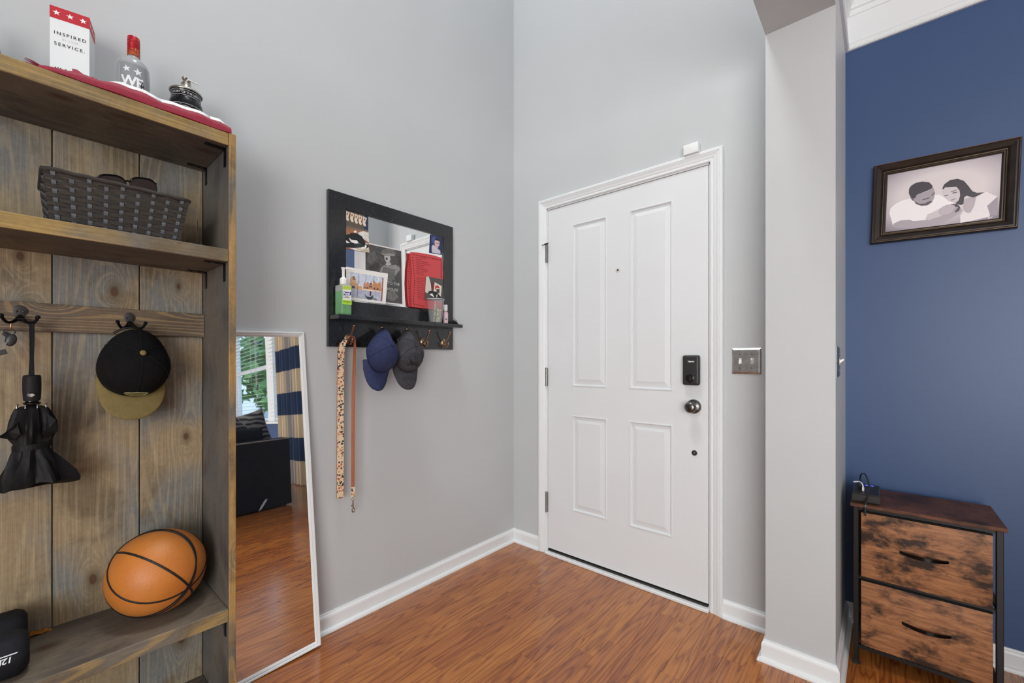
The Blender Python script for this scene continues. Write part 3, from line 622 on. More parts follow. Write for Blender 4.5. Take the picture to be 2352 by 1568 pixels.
# ---------------------------------------------------------------- baseboards and crown
BBP = [(0, 0), (.0255, 0), (.0255, .006), (.022, .013), (.0125, .0165), (.0125, .062), (.0115, .066), (.010, .070), (.0065, .0735), (.005, .080), (0, .080)]
struct('baseboard_left', run(MB(), [(0, -5), (0, 0), (.213, 0)], BBP), M_white)
struct('baseboard_front', run(MB(), [(1.248, 0), (XC0, 0), (XC0, YC), (XC1, YC), (XC1, YB), (7.2, YB)], BBP), M_white)
CRP = [(0, 2.532), (.010, 2.532), (.0145, 2.537), (.0145, 2.541), (.009, 2.546), (.013, 2.552), (.013, 2.557), (.008, 2.564), (.008, 2.678), (.013, 2.681), (.016, 2.688), (.011, 2.693), (.011, 2.703), (.019, 2.708), (.021, 2.716), (.030, 2.732), (.058, 2.774), (.066, 2.778), (.066, CEIL), (0, CEIL)]
struct('trim_1', run(MB(), [(XC1, -5), (XC1, YB), (7.2, YB)], CRP), M_whitec)

# ================================================================== FRONT DOOR
door = link('door_1', None); door.location = (.728, 0, 0); door['kind'] = 'structure'
door['label'] = 'white four panel front door with white casing'
# slab: stiles and rails around four recessed panels
px_ = [(.4425, .6635), (.7935, 1.019)]; pz_ = [(.2915, .8405), (1.0065, 1.9365)]
sb = MB()
xs = [DX0, px_[0][0], px_[0][1], px_[1][0], px_[1][1], DX1]; zs = [DZ0, pz_[0][0], pz_[0][1], pz_[1][0], pz_[1][1], DZ1]
fr = []
for i in range(5):
    for j in range(5):
        if i in (1, 3) and j in (1, 3): continue
        fr.append(((xs[i], zs[j]), (xs[i + 1], zs[j + 1])))
for (a, c), (b, d) in fr: sb.add([(a, 0, c), (b, 0, c), (b, 0, d), (a, 0, d)], [(0, 1, 2, 3)])
sb.box((DX0, .012, DZ0), (DX1, .044, DZ1))
for (a, b, c, d) in ((DX0, DX0, DZ0, DZ1), (DX1, DX1, DZ0, DZ1)): sb.add([(a, 0, c), (a, .044, c), (a, .044, d), (a, 0, d)], [(0, 1, 2, 3)])
for z in (DZ0, DZ1): sb.add([(DX0, 0, z), (DX1, 0, z), (DX1, .044, z), (DX0, .044, z)], [(0, 1, 2, 3)])
part('slab', sb, M_door, door)
PR = [(0, 0), (.0015, -.0025), (.006, -.003), (.0085, .001), (.0105, .0065), (.0145, .007), (.040, .0015), (.0405, .0005)]
for a, b in px_:
    for c, d in pz_:
        mb = MB()
        rg = [[(a + i, y, c + i), (b - i, y, c + i), (b - i, y, d - i), (a + i, y, d - i)] for i, y in PR]
        mb.rings(rg, cap0=False, cap1=True)
        part('panel', mb, M_door, door)
# jamb, stop and casing
jb = MB()
jb.box((ox0 - .0, -.001, 0), (ox0 + .009, .12, oz)); jb.box((ox1 - .009, -.001, 0), (ox1, .12, oz)); jb.box((ox0, -.001, oz - .009), (ox1, .12, oz))
part('jamb', jb, M_whitec, door)
st = MB(); st.box((ox0 + .009, .045, 0), (ox0 + .022, .08, oz)); st.box((ox1 - .022, .045, 0), (ox1 - .009, .08, oz)); st.box((ox0, .045, oz - .022), (ox1, .08, oz - .009)); st.box((ox0, .08, 0), (ox1, .11, oz))
part('weather_strip', st, M_gap, door)
CP = [(0, 0), (0, -.0095), (.004, -.0125), (.010, -.0125), (.012, -.0095), (.014, -.0095), (.018, -.0125), (.027, -.0150), (.036, -.0190), (.0375, -.0155), (.040, -.0155), (.0425, -.0195), (.0525, -.0195), (.0555, -.0165), (.0555, 0)]
ci0, ci1, cit = .2665, 1.1925, 2.0655
cs = MB(); rg = []
rg.append([(ci0 - d, y, 0) for d, y in CP]); rg.append([(ci0 - d, y, cit + d) for d, y in CP]); rg.append([(ci1 + d, y, cit + d) for d, y in CP]); rg.append([(ci1 + d, y, 0) for d, y in CP])
cs.rings(rg); part('casing', cs, M_whitec, door)
th = MB(); th.box((ox0 + .004, -.030, 0), (ox1 - .004, .05, .016), .003, 1); part('threshold', th, M_white, door)
sw = MB(); sw.box((DX0 + .002, -.006, .0162), (DX1 - .002, .03, .0235)); part('sill_plate', sw, flat('4a4744', .5, .6), door)
sw = MB(); sw.box((DX0 + .002, .006, .0237), (DX1 - .002, .03, .0305)); part('door_sweep', sw, M_gap, door)
M_steel = flat('8d8c8a', .33, 1.0); M_steel2 = flat('a9a8a5', .28, 1.0)
for i, (z0, z1) in enumerate(((1.7425, 1.848), (1.001, 1.108), (.246, .364))):
    h = MB()
    n = 5; hh = (z1 - z0) / n
    for k in range(n):
        h.lathe([(.0, z0 + k * hh + .0006), (.0062, z0 + k * hh + .0006), (.0062, z0 + (k + 1) * hh - .0006), (.0, z0 + (k + 1) * hh - .0006)], 12, Matrix.Translation((.2685, -.0135, 0)))
    h.lathe([(0, z1), (.0075, z1), (.006, z1 + .004), (0, z1 + .005)], 12, Matrix.Translation((.2685, -.0135, 0)))
    ho = part('hinge', h, M_steel, door, 40)
    lf = MB(); lf.box((.2645, -.012, z0), (.2655, .0, z1)); lf.box((.2715, -.012, z0), (.2725, 0, z1)); part('hinge_leaf', lf, M_steel, ho)
    if i == 0:
        ds = MB(); ds.tube([(.2685, -.0135, z1 + .007), (.2685, -.0135, z1 + .001)], .008, 10); ds.tube([(.262, -.026, z1 + .004), (.29, -.021, z1 + .006)], .0024, 8); ds.tube([(.2685, -.0135, z1 + .004), (.242, -.022, z1 + .001)], .0022, 8)
        part('pin_stop', ds, flat('3b3a39', .45, .8), ho, 40)
# knob
kM = Matrix.Translation((1.1188, 0, .9378)) @ Matrix.Rotation(R(90), 4, 'X')
kb = MB().lathe([(0, 0), (.0335, 0), (.0335, .006), (.031, .010), (.016, .012), (.0125, .016), (.0125, .028), (.016, .033), (.0225, .039), (.0262, .047), (.0262, .054), (.0235, .061), (.017, .0655), (.007, .0672), (0, .0672)], 40, kM)
knob = part('knob', kb, flat('6f6e6b', .27, 1.0), door, 50)
part('turn_button', MB().tube([(1.1188, -.066, .9378), (1.1188, -.0705, .9378)], .004, 12), flat('151515', .4), knob)
# electronic deadbolt housing
db_ = MB(); db_.box((1.0745, -.030, 1.0385), (1.1505, -.0005, 1.1795), .0125, 4)
dbo = part('deadbolt_housing', db_, flat('2b2b2c', .42), door, 40)
vs, fs = text_mesh('TEEHO', .0088, lambda u, v: V((1.1005 + u, -.0303, 1.1465 + v)), 1.1, bold=.0004)
part('lettering', MB().add(vs, fs), flat('f4f4f4', .5), dbo)
part('seam', MB().box((1.0768, -.0303, 1.1035), (1.1482, -.029, 1.1042)), M_gap, dbo)
tt = Matrix.Translation((1.1105, -.029, 1.072)) @ Matrix.Rotation(R(90), 4, 'X')
part('turn_base', MB().lathe([(0, 0), (.0195, 0), (.0195, .003), (.018, .004), (0, .004)], 28, tt), flat('0b0b0b', .25), dbo, 40)
part('thumb_turn', MB().box((-.0045, -.0165, .004), (.0045, .0165, .017), .003, 2, tt @ Matrix.Rotation(R(8), 4, 'Z')), flat('131314', .25), dbo, 40)
part('screw', MB().tube([(1.1105, -.0295, 1.0465), (1.1105, -.0312, 1.0465)], .003, 10), M_gap, dbo)
# peephole and hole plug
pm = Matrix.Translation((.729, 0, 1.6347)) @ Matrix.Rotation(R(90), 4, 'X')
pp = part('peephole', MB().lathe([(0, 0), (.0125, 0), (.0125, .0018), (.0105, .003), (.0065, .0032), (.006, .001), (0, .001)], 24, pm), flat('cfcdc8', .4), door, 40)
part('lens', MB().lathe([(0, .0012), (.0052, .0012), (.003, .0026), (0, .003)], 16, pm), flat('1c1c1c', .12), pp, 60)
pm = Matrix.Translation((1.1213, 0, .7194)) @ Matrix.Rotation(R(90), 4, 'X')
pp = part('hole_plug', MB().lathe([(0, 0), (.0125, 0), (.0125, .002), (.011, .0045), (.006, .005), (.0055, .003), (0, .003)], 24, pm), flat('242424', .5), door, 40)
part('plug_pin', MB().lathe([(0, .003), (.0042, .003), (.003, .0052), (0, .0058)], 14, pm), flat('8b8986', .35, 1.0), pp, 60)
# alarm contact on top of the casing
sn = MB(); sn.box((1.080, -.031, 2.1215), (1.148, -.0005, 2.168), .003, 2)
single('door_alarm_sensor', sn, flat('e4e7e8', .45), (1.114, -.015, 2.1215), 'small white plastic alarm sensor sitting on top of the door casing', 'sensor', 40)

# ================================================================== SWITCHES
def switch_plate(name, org, M, w, h, cols, metal, label, toggles):
    t = thing(name, org, label, 'light switch')
    # local frame: x right, y out of wall, z up, placed by M
    mb = MB()
    P = [(0, 0), (0, .0012), (.0075, .0062), (.009, .0066)]
    mb.rings([[M @ V((-w / 2 + i, y, -h / 2 + i)), M @ V((w / 2 - i, y, -h / 2 + i)), M @ V((w / 2 - i, y, h / 2 - i)), M @ V((-w / 2 + i, y, h / 2 - i))] for i, y in P], cap0=True, cap1=True)
    pl = part('plate', mb, metal, t)
    for cx, up in zip(cols, toggles):
        for z in (.030, -.030):
            part('screw', MB().lathe([(0, .006), (.0042, .006), (.0038, .0078), (0, .0084)], 14, M @ Matrix.Translation((cx, 0, z)) @ Matrix.Rotation(R(-90), 4, 'X')), flat('7c7b79', .3, 1.0), pl, 50)
        part('toggle_slot', MB().box((cx - .0052, .006, -.0125), (cx + .0052, .0072, .0125), 0, 1, M), flat('cfcdc9', .4), t)
        s_ = 1 if up else -1
        g = [(cx - .0042, .0066, -.006), (cx + .0042, .0066, -.006), (cx + .0042, .0066, .006), (cx - .0042, .0066, .006)]
        e = [(cx - .0036, .019, s_ * .009 - .003), (cx + .0036, .019, s_ * .009 - .003), (cx + .0036, .019, s_ * .009 + .003), (cx - .0036, .019, s_ * .009 + .003)]
        part('toggle', MB().rings([[M @ V(p) for p in g], [M @ V(p) for p in e]]), flat('efece6', .35), t)
    return t
tb = NT('brushed_steel'); n = tb.noise(tb.coords((30, 30, 30)), 1.5, 4); tb.col(tb.ramp(n, [(.3, hexc('a5a4a2')), (.7, hexc('c6c5c2'))])); tb.set(Roughness=.3, Metallic=1.0); M_brush = tb.m
Mw = Matrix.Translation((1.3405, -.0002, 1.1518)) @ Matrix.Rotation(R(180), 4, 'Z')
switch_plate('double_switch_plate', (1.3405, 0, 1.1518), Mw, .1155, .1135, (-.023, .023), M_brush, 'brushed steel double light switch plate on grey wall beside the front door', (True, False))
Mw = Matrix.Translation((XC1 + .0002, -.118, 1.149)) @ Matrix.Rotation(R(-90), 4, 'Z')
switch_plate('single_switch_plate', (XC1, -.118, 1.149), Mw, .070, .1135, (0,), M_brush, 'single light switch plate on the side of the grey column facing the blue wall', (True,))

# ================================================================== HALL TREE
M_board = stained_wood('stained_pine_board', '97866a', '7b7b77', '655945', 'b0a182', 'z', .5, .5, line=.30)
M_shelf = stained_wood('stained_pine_shelf', '6f665a', '5b5650', '494138', '84786a', 'y', .55, .5, line=.25)
M_lip = stained_wood('stained_pine_lip', '98804f', '6f695e', '66563d', 'ae9058', 'y', .5, .47, False)
M_sidew = stained_wood('stained_pine_side', '69635b', '5c5b5a', '474340', '756e66', 'z', .5, .5, line=.2, thr=.7)
M_edge = stained_wood('stained_pine_edge', '9b7d4e', '6b645a', '5b4c36', 'b08d58', 'z', .5, .5)
M_rail = stained_wood('stained_pine_rail', '6f6050', '645a50', '50453a', 'b39766', 'y', .55, .5, line=.4, thr=.6)
TY0, TYR = -2.62, -1.6535
tree = thing('hall_tree', (.15, -2.14, 0), 'tall stained pine hall tree with plank back, open shelves and coat hooks', 'hall tree')
def board(y0, y1):
    return part('back_board', MB().box((.002, y0 + .0012, 0), (.022, y1 - .0012, 1.8405), .0012, 1), M_board, tree)
bds = [board(a, b) for a, b in zip([-2.60, -2.401, -2.214, -2.0265, -1.839], [-2.401, -2.214, -2.0265, -1.839, -1.6725])]
for a, b in ((-2.62, -2.6015), (-1.672, TYR)):
    mb = MB(); mb.box((.0, a, 0), (.2975, b, 1.841), .001, 1)
    sd = part('side_panel', mb, M_sidew, tree)
    part('front_edge', MB().box((.2977, a, 0), (.3005, b, 1.841), .001, 1), M_edge, sd)
for z0, z1 in ((1.803, 1.8405), (1.452, 1.489), (.3655, .403), (.036, .0735)):
    sh = part('shelf', MB().box((.0225, -2.6, z0), (.2945, -1.6725, z1), .0012, 1), M_shelf, tree)
    part('shelf_lip', MB().box((.2947, -2.6, z0), (.2990, -1.6725, z1), .0012, 1), M_lip, sh)
part('hook_rail', MB().box((.0222, -2.6, 1.2335), (.0412, -1.6725, 1.3115), .0015, 1), M_rail, tree)
# resin bleeding out of the last board
rs = NT('amber_resin'); rs.col(hexc('c8800e')); rs.set(Roughness=.12); M_resin = rs.m
def blob(pts, x, th):
    mb = MB(); c = V((x + th, sum(p[0] for p in pts) / len(pts), sum(p[1] for p in pts) / len(pts)))
    ring0 = [V((x, y, z)) for y, z in pts]; ring1 = [V((x + th * .8, c.y + (y - c.y) * .6, c.z + (z - c.z) * .6)) for y, z in pts]
    return mb.rings([ring0, ring1])
part('resin_drip', blob([(-1.7735, 1.678), (-1.770, 1.690), (-1.766, 1.678), (-1.768, 1.66), (-1.771, 1.652), (-1.774, 1.66)], .022, .003), M_resin, bds[4], 60)
part('resin_drip', blob([(-1.6895, 1.625), (-1.688, 1.64), (-1.6868, 1.62), (-1.6865, 1.595), (-1.688, 1.60)], .022, .002), flat('6a3f10', .3), bds[4], 60)
# corner brackets
for zt, xs_ in ((1.803, (.266, .062)), (1.452, (.26, .062)), (.3655, (.268, .062))):
    for x in xs_:
        mb = MB(); mb.box((x - .0085, -1.725, zt - .0025), (x + .0085, -1.6722, zt - .0001)); mb.box((x - .0085, -1.6745, zt - .055), (x + .0085, -1.6722, zt - .0001))
        b = part('corner_bracket', mb, M_blackmetal, tree)
        for q in (.02, .042):
            part('screw', MB().sphere((x, -1.6725 - q, zt - .0028), (.0035, .0035, .0015), 8, 5), M_blackmetal, b, 60)
# coat hooks
def coat_hook(y, z):
    h = MB(); x0 = .0413
    out = []
    for i in range(20):
        a = 2 * math.pi * i / 20; w = .0132 if math.sin(a) > -.2 else .0132 * (1 - .45 * (-math.sin(a) - .2))
        out.append((math.cos(a) * w, math.sin(a) * .0165 + z + .002))
    h.rings([[V((x0, y + p, q)) for p, q in out], [V((x0 + .003, y + p, q)) for p, q in out], [V((x0 + .0036, y + p * .9, z + (q - z) * .9)) for p, q in out]])
    ho = part('coat_hook', h, flat('3d3c3c', .5, .3), tree, 40)
    st_ = MB().tube([(x0 + .002, y, z - .0125), (x0 + .010, y, z - .0165), (x0 + .016, y, z - .020)], [.0055, .006, .0065], 10)
    st_.tube([(x0 + .016, y - .008, z - .0195), (x0 + .016, y + .008, z - .0195)], .0062, 10)
    part('hook_neck', st_, M_blackmetal, ho, 60)
    for s_ in (-1, 1):
        pts = [(x0 + .016, y + s_ * .004, z - .0195), (x0 + .022, y + s_ * .010, z - .0265), (x0 + .030, y + s_ * .017, z - .0315), (x0 + .037, y + s_ * .0235, z - .030), (x0 + .043, y + s_ * .0285, z - .023), (x0 + .046, y + s_ * .031, z - .016)]
        part('hook_arm', MB().tube(pts, [.0045, .0042, .0039, .0037, .0035, .0034], 8), M_blackmetal, ho, 60)
        part('hook_ball', MB().sphere((x0 + .0465, y + s_ * .0315, z - .0145), .0052, 12, 8), M_blackmetal, ho, 60)
        part('screw', MB().sphere((x0 + .0037, y + s_ * .0062, z + .001), (.0016, .003, .003), 10, 6), flat('4a4642', .4, .8), ho, 60)
coat_hook(-2.0862, 1.2835); coat_hook(-1.8657, 1.2825)

# ================================================================== BASKET WITH SUNGLASSES
M_band = fabric('woven_band_charcoal', '2b2826', '4a4541', 160, .6, (4, 1, 18), .5)
M_stake = fabric('woven_stake_grey', '505459', '747a80', 300, .55, (8, 8, 2), .4)
bk = thing('woven_basket', (.175, -1.9075, 1.489), 'charcoal woven strap basket on the upper shelf of the hall tree', 'basket')
NB = 12; ZB0, ZB1 = 1.4895, 1.612
def bk_rect(t):
    return (.082 - .012 * t, .262 + .014 * t, -2.039 - .0115 * t, -1.7845 + .020 * t)
NY, NX = 9, 6
def perim(t):
    x0, x1, y0, y1 = bk_rect(t); pts = []
    for i in range(NY): pts.append((V((x1, y0 + (y1 - y0) * (i + .5) / NY)), V((1, 0))))
    for i in range(NX): pts.append((V((x1 + (x0 - x1) * (i + .5) / NX, y1)), V((0, 1))))
    for i in range(NY): pts.append((V((x0, y1 + (y0 - y1) * (i + .5) / NY)), V((-1, 0))))
    for i in range(NX): pts.append((V((x0 + (x1 - x0) * (i + .5) / NX, y0)), V((0, -1))))
    return pts
def band_ring(k, t, zz, inner):
    x0, x1, y0, y1 = bk_rect(t); P = perim(t); out = []
    corners = {NY - 1: V((x1, y1)), NY + NX - 1: V((x0, y1)), 2 * NY + NX - 1: V((x0, y0)), 2 * NY + 2 * NX - 1: V((x1, y0))}
    for i, (p, n_) in enumerate(P):
        s_ = .0016 if (i + k) % 2 == 0 else -.0014
        q = p + n_ * (s_ - (.0012 if inner else 0)); out.append(V((q.x, q.y, zz)))
        if i in corners:
            c = corners[i]; d = (c - V(((x0 + x1) / 2, (y0 + y1) / 2))).normalized() * (-.0012 if inner else 0)
            out.append(V((c.x + d.x, c.y + d.y, zz)))
    return out
for k in range(NB):
    ta, tb_ = (k + .04) / NB, (k + .96) / NB; za, zb = ZB0 + (ZB1 - ZB0) * ta, ZB0 + (ZB1 - ZB0) * tb_; zm = (za + zb) / 2
    mb = MB(); o_ = [band_ring(k, ta, za, False), band_ring(k, (ta + tb_) / 2, zm, False), band_ring(k, tb_, zb, False), band_ring(k, tb_, zb, True), band_ring(k, ta, za, True)]
    for r_ in o_[1:2]:
        for i, p in enumerate(r_): pass
    mb.rings(o_, closed=True); part('basket_band', mb, M_band, bk)
PN = len(perim(0))
for i in range(PN):
    rings = []
    for j in range(2 * NB + 1):
        t = j / (2 * NB); p, n_ = perim(t)[i]
        k = min(NB - 1, int(t * NB)); over = ((i + k) % 2 == 1)
        s_ = .0019 if over else -.0030
        if j % 2 == 0 and j not in (0, 2 * NB): s_ = -.0003
        tg = V((-n_.y, n_.x)); z = ZB0 + (ZB1 - ZB0) * t; q = p + n_ * s_; qi = p + n_ * (s_ - .001); w = .0042
        rings.append([V((*(q + tg * w), z)), V((*(q - tg * w), z)), V((*(qi - tg * w), z)), V((*(qi + tg * w), z))])
    part('basket_stake', MB().rings(rings), M_stake, bk)
x0, x1, y0, y1 = bk_rect(1)
rim = MB(); pth = []
for (a, b) in (((x1, y0), (x1, y1)), ((x1, y1), (x0, y1)), ((x0, y1), (x0, y0)), ((x0, y0), (x1, y0))):
    for q in range(14):
        f_ = (q + .5) / 14; pth.append((a[0] + (b[0] - a[0]) * f_, a[1] + (b[1] - a[1]) * f_, ZB1 + .003 + .0012 * math.sin(q * 2.4)))
rim.tube(pth, .0058, 8, True); part('rim', rim, M_band, bk, 60)
x0, x1, y0, y1 = bk_rect(0)
part('basket_bottom', MB().box((x0 + .002, y0 + .002, 1.4892), (x1 - .002, y1 - .002, 1.4915)), M_band, bk)
M_glassdark = flat('2a1610', .08, 0, .8)
def sunglasses(org, rot, label, big=1.0):
    t = thing('sunglasses', org, label, 'sunglasses')
    M = Matrix.Translation(org) @ rot
    W_, H_ = .029 * big, .022 * big
    fm = MB(); 
    for s_ in (-1, 1):
        ring = [M @ V((s_ * .034 * big + W_ * math.copysign(abs(math.cos(a)) ** .7, math.cos(a)), .002 * math.cos(a * 2), H_ * math.copysign(abs(math.sin(a)) ** .8, math.sin(a)))) for a in [2 * math.pi * i / 24 for i in range(24)]]
        fm.tube(ring, .0026, 6, True)
        flat_ring = [M @ V((q.x, 0, q.z)) for q in [M.inverted() @ p for p in ring]]
        part('lens', MB().poly(flat_ring, M.to_3x3() @ V((0, 1, 0)), .0008), M_glassdark, t)
    fm.tube([M @ V((-.007, 0, .008)), M @ V((0, -.001, .011)), M @ V((.007, 0, .008))], .0024, 6)
    part('frame', fm, flat('0d0d0f', .18), t, 60)
    for s_ in (-1, 1):
        part('temple', MB().tube([M @ V((s_ * .064 * big, 0, .010)), M @ V((s_ * .066 * big, .03, .010)), M @ V((s_ * .062 * big, .085, .006)), M @ V((s_ * .060 * big, .115, -.012))], [.0032, .0028, .0024, .003], 6), flat('0d0d0f', .18), t, 60)
sunglasses((.165, -1.8835, 1.6545), Matrix.Rotation(R(92), 4, 'Z') @ Matrix.Rotation(R(14), 4, 'X') @ Matrix.Rotation(R(-11), 4, 'Y'), 'black sunglasses with brown lenses poking out of the woven basket', 1.0)

# ================================================================== CAPS
def make_cap(name, org, rot, hw, hl, h, brim, curve, m_crown, m_brim, m_button, label, back=0.0, flatten=.0, sag=0.0, m_seam=None, brimw=1.0, taper=0.0, bexp=.66, bang=60):
    """local frame: +X forward (brim), +Y side, +Z crown axis"""
    t = thing(name, org, label, 'cap')
    M = Matrix.Translation(org) @ rot
    NA, NTt = 48, 14
    def rim_r(a):
        c, s_ = math.cos(a), math.sin(a)
        if c >= 0 or not back: return V((hl * c, hw * s_ * (1 + taper * c)))
        q = abs(c); L = hl * (1 + back)
        return V((-L * q, math.copysign(hw * max(0.0, 1 - q ** 1.25) ** .80, s_)))
    def dome(a, u):
        p = rim_r(a); c = math.cos(a); bk_ = max(0, -c) if back else 0
        rr = (1 - u ** 2.3) ** .56 if u < 1 else 0
        rr = rr * (1 - .75 * bk_) + max(0, 1 - u ** 1.3) * .75 * bk_
        z = h * (u ** .9)
        seam = 0
        for k in range(6):
            d = abs((a - (k * math.pi / 3) + math.pi) % (2 * math.pi) - math.pi)
            seam += math.exp(-(d / .07) ** 2)
        rr *= 1 - .012 * seam
        bul = 1 + .05 * math.sin(math.pi * u) * (1 - bk_)
        x, y = p.x * rr * bul, p.y * rr * bul
        x += -flatten * hl * u
        if sag: z -= sag * h * math.exp(-((x + hl * .35) / (hl * .3)) ** 2) * u
        if back:
            z -= .10 * h * math.sin(math.pi * u) * (math.exp(-((abs(a) - 2.3) / .35) ** 2) if a <= math.pi else math.exp(-((abs(2 * math.pi - a) - 2.3) / .35) ** 2))
        x += .03 * hl * math.sin(3 * a + 5 * u) * (1 - u) * u
        return V((x, y, z))
    rows = [[M @ dome(2 * math.pi * j / NA, i / NTt * .999) for j in range(NA)] for i in range(NTt + 1)]
    mb = MB(); mb.rings(rows, cap0=False, cap1=True)
    cr = part('crown', mb, m_crown, t, 180); solid(cr, .0022, -1)
    for k in range(3):
        pts = []
        for i in range(NTt * 2 + 1):
            f_ = i / (NTt * 2); a = k * math.pi / 3 + (0 if f_ < .5 else math.pi); u = 2 * f_ if f_ < .5 else 2 - 2 * f_
            q = dome(a, min(u, .999)); pts.append(M @ (q * 1.004 + V((0, 0, .0004))))
        part('seam', MB().tube(pts, .0011, 5), m_seam or m_crown, cr)
    top = dome(0, .999)
    part('button', MB().sphere(M @ V((top.x, top.y, h + .001)), (.0078, .0078, .0042), 14, 8, M.to_3x3()), m_button, t, 80)
    # brim
    rows = []; A = R(bang); NR = 9; NC = 21
    for i in range(NR):
        u = i / (NR - 1); row_ = []
        for j in range(NC):
            s_ = -1 + 2 * j / (NC - 1); a = s_ * A
            p = rim_r(a) * .985
            ext = brim * (max(0, 1 - abs(s_) ** 2.6)) ** bexp
            x = p.x + ext * u; y = p.y * (1 + (.10 * brimw) * u)
            z = -curve * (y / hw) ** 2 * (.10 + .90 * u) - .004 * u
            row_.append(M @ V((x, y, z)))
        rows.append(row_)
    bo = part('brim', MB().grid(rows), m_brim, t, 180); solid(bo, .0032, 0)
    # strap at the back
    pts = [M @ V((rim_r(a).x, rim_r(a).y, .006)) for a in [math.pi - .5 + i * .1 for i in range(11)]]
    part('strap', MB().ribbon(pts, M.to_3x3() @ V((0, 0, 1)), .016, .0015), flat('161618', .5), t)
    return t, M, dome, rim_r
def basis(fwd, up):
    f_ = V(fwd).normalized(); u = V(up); u = (u - f_ * u.dot(f_)).normalized(); s_ = u.cross(f_)
    return Matrix((f_, s_, u)).transposed().to_4x4()
M_capblack = fabric('black_wool', '0b0b0d', '19191c', 700, .95)
M_olive = fabric('olive_canvas', '766840', '8c7e54', 900, .85)
M_navy = fabric('navy_cotton', '262c4a', '373f62', 1100, .85)
M_heather = fabric('charcoal_heather', '26262a', '525257', 500, .9, (1, .18, 1), .3)
cap, CM, dome, rr = make_cap('flat_brim_cap', (.078, -1.8615, 1.1395), basis((.26, -.03, -1), (1, .07, .26)), .0815, .096, .112, .071, .004, M_capblack, M_olive, M_olive,
    'black snapback cap with flat olive brim hanging on the hall tree hook', back=.0, flatten=.12, sag=.12, m_seam=flat('050506', .9), brimw=.2, taper=.13, bexp=.42, bang=72)
# gold oval sticker on the front panel
pts = []
for i in range(24):
    a = 2 * math.pi * i / 24; q = dome(.30 * math.cos(a) * .95, .27 + .085 * math.sin(a)); pts.append(CM @ (q * 1.0 + (q.normalized() * .0035)))
c_ = sum(pts, V()) / len(pts); nn = CM.to_3x3() @ V((.7, 0, .35))
fs_ = [(24, i, (i + 1) % 24) for i in range(24)]
st_ = part('oval_sticker', MB().add(pts + [c_ + nn.normalized() * .003], fs_), flat('7d7a42', .5), cap, 60)
part('sticker_rim', MB().tube(pts, .0009, 5, True), flat('9a9a78', .4), st_)
# strap that hangs on the hook
part('hanging_strap', MB().tube([(.074, -1.905, 1.234), (.081, -1.885, 1.2495), (.083, -1.8657, 1.2535), (.081, -1.846, 1.2495), (.074, -1.826, 1.234)], .0032, 6), flat('131315', .5), cap, 60)
make_cap('navy_cap', (.094, -1.030, 1.180), basis((.30, -.28, -.92), (.93, .15, .30)), .0735, .086, .086, .084, .020, M_navy, M_navy, M_navy,
    'plain navy blue baseball cap with curved brim hanging on the rack', back=.52, flatten=.28, sag=.06, m_seam=flat('232b4c', .9))
gc, GM, gdome, grr = make_cap('heather_cap', (.084, -.8800, 1.180), basis((.28, -.15, -.93), (.93, -.03, .28)), .0735, .086, .086, .084, .020, M_heather, M_heather, M_heather,
    'charcoal heather baseball cap with dark chest emblem hanging on the rack', back=.52, flatten=.28, sag=.06, m_seam=flat('2b2b2e', .9))
# interlocking emblem embroidered on the front panel
def on_cap(M, dm, a, u, lift): 
    q = dm(a, u); return M @ (q + q.normalized() * lift)
em = MB()
for s_ in (-1, 1):
    arc = [(.46 * s_ * (1 - .55 * math.cos(b)) , .60 + .10 * math.sin(b)) for b in [R(x) for x in range(-80, 81, 16)]]
    L = [on_cap(GM, gdome, a + .0, u, .0022) for a, u in arc]
    em.tube(L, .0042, 6)
em.tube([on_cap(GM, gdome, a, .60, .0022) for a in (-.22, -.11, 0, .11, .22)], .0042, 6)
part('emblem', em, flat('17171a', .8), gc, 60)

# ================================================================== UMBRELLA
M_nylon = fabric('black_nylon', '0f0f10', '1e1e20', 60, .55, (1, 1, 1), .3)
um = thing('folded_umbrella', (.1, -2.062, .822), 'black compact umbrella hanging by its wrist strap from the hall tree', 'umbrella')
UC = V((.1, -2.0655, 0))
hd = MB().lathe([(0, 1.0475), (.0145, 1.0475), (.0158, 1.052), (.0168, 1.07), (.0172, 1.09), (.0168, 1.108), (.0158, 1.1135), (.0140, 1.1150), (0, 1.1150)], 28, Matrix.Translation(UC))
handle = part('handle', hd, fabric('rubber_grip', '1a1b1d', '27282b', 1500, .6), um, 50)
bd = (V((1.0, -.02, 0))).normalized(); bs = V((-bd.y, bd.x, 0))
def onh(u, v, l=.0172): 
    a = u / .0172; d = bd * math.cos(a) + bs * math.sin(a); return UC + d * (.0168 + l - .0172 + .0012) + V((0, 0, 1.0635 + v))
ov = [onh(.0078 * math.cos(a), .0068 * math.sin(a), .0174) for a in [2 * math.pi * i / 20 for i in range(20)]]
bt = part('push_button', MB().poly(ov, bd, .004), flat('0a0a0b', .3), handle)
for s_ in (1, -1):
    part('arrow_mark', MB().add([onh(-.0052, s_ * .0006, .0179), onh(.0052, s_ * .0006, .0179), onh(0, s_ * .0042, .0179)], [(0, 1, 2)]), flat('d6d6d4', .5), bt)
part('collar', MB().lathe([(0, 1.034), (.011, 1.034), (.0165, 1.0405), (.0165, 1.0425), (.012, 1.0455), (.012, 1.0478), (0, 1.0478)], 24, Matrix.Translation(UC)), flat('101011', .25), um, 50)
part('wrist_strap', MB().ribbon([(.100, -2.069, 1.114), (.094, -2.067, 1.16), (.083, -2.0665, 1.21), (.0775, -2.0665, 1.250), (.0795, -2.0655, 1.2574), (.084, -2.0645, 1.250), (.0895, -2.064, 1.21), (.096, -2.0645, 1.16), (.102, -2.0635, 1.114)], [V((0, 1, 0))] * 9, [.0055, .0055, .007, .008, .008, .008, .007, .0055, .0055], .0012), M_nylon, um)
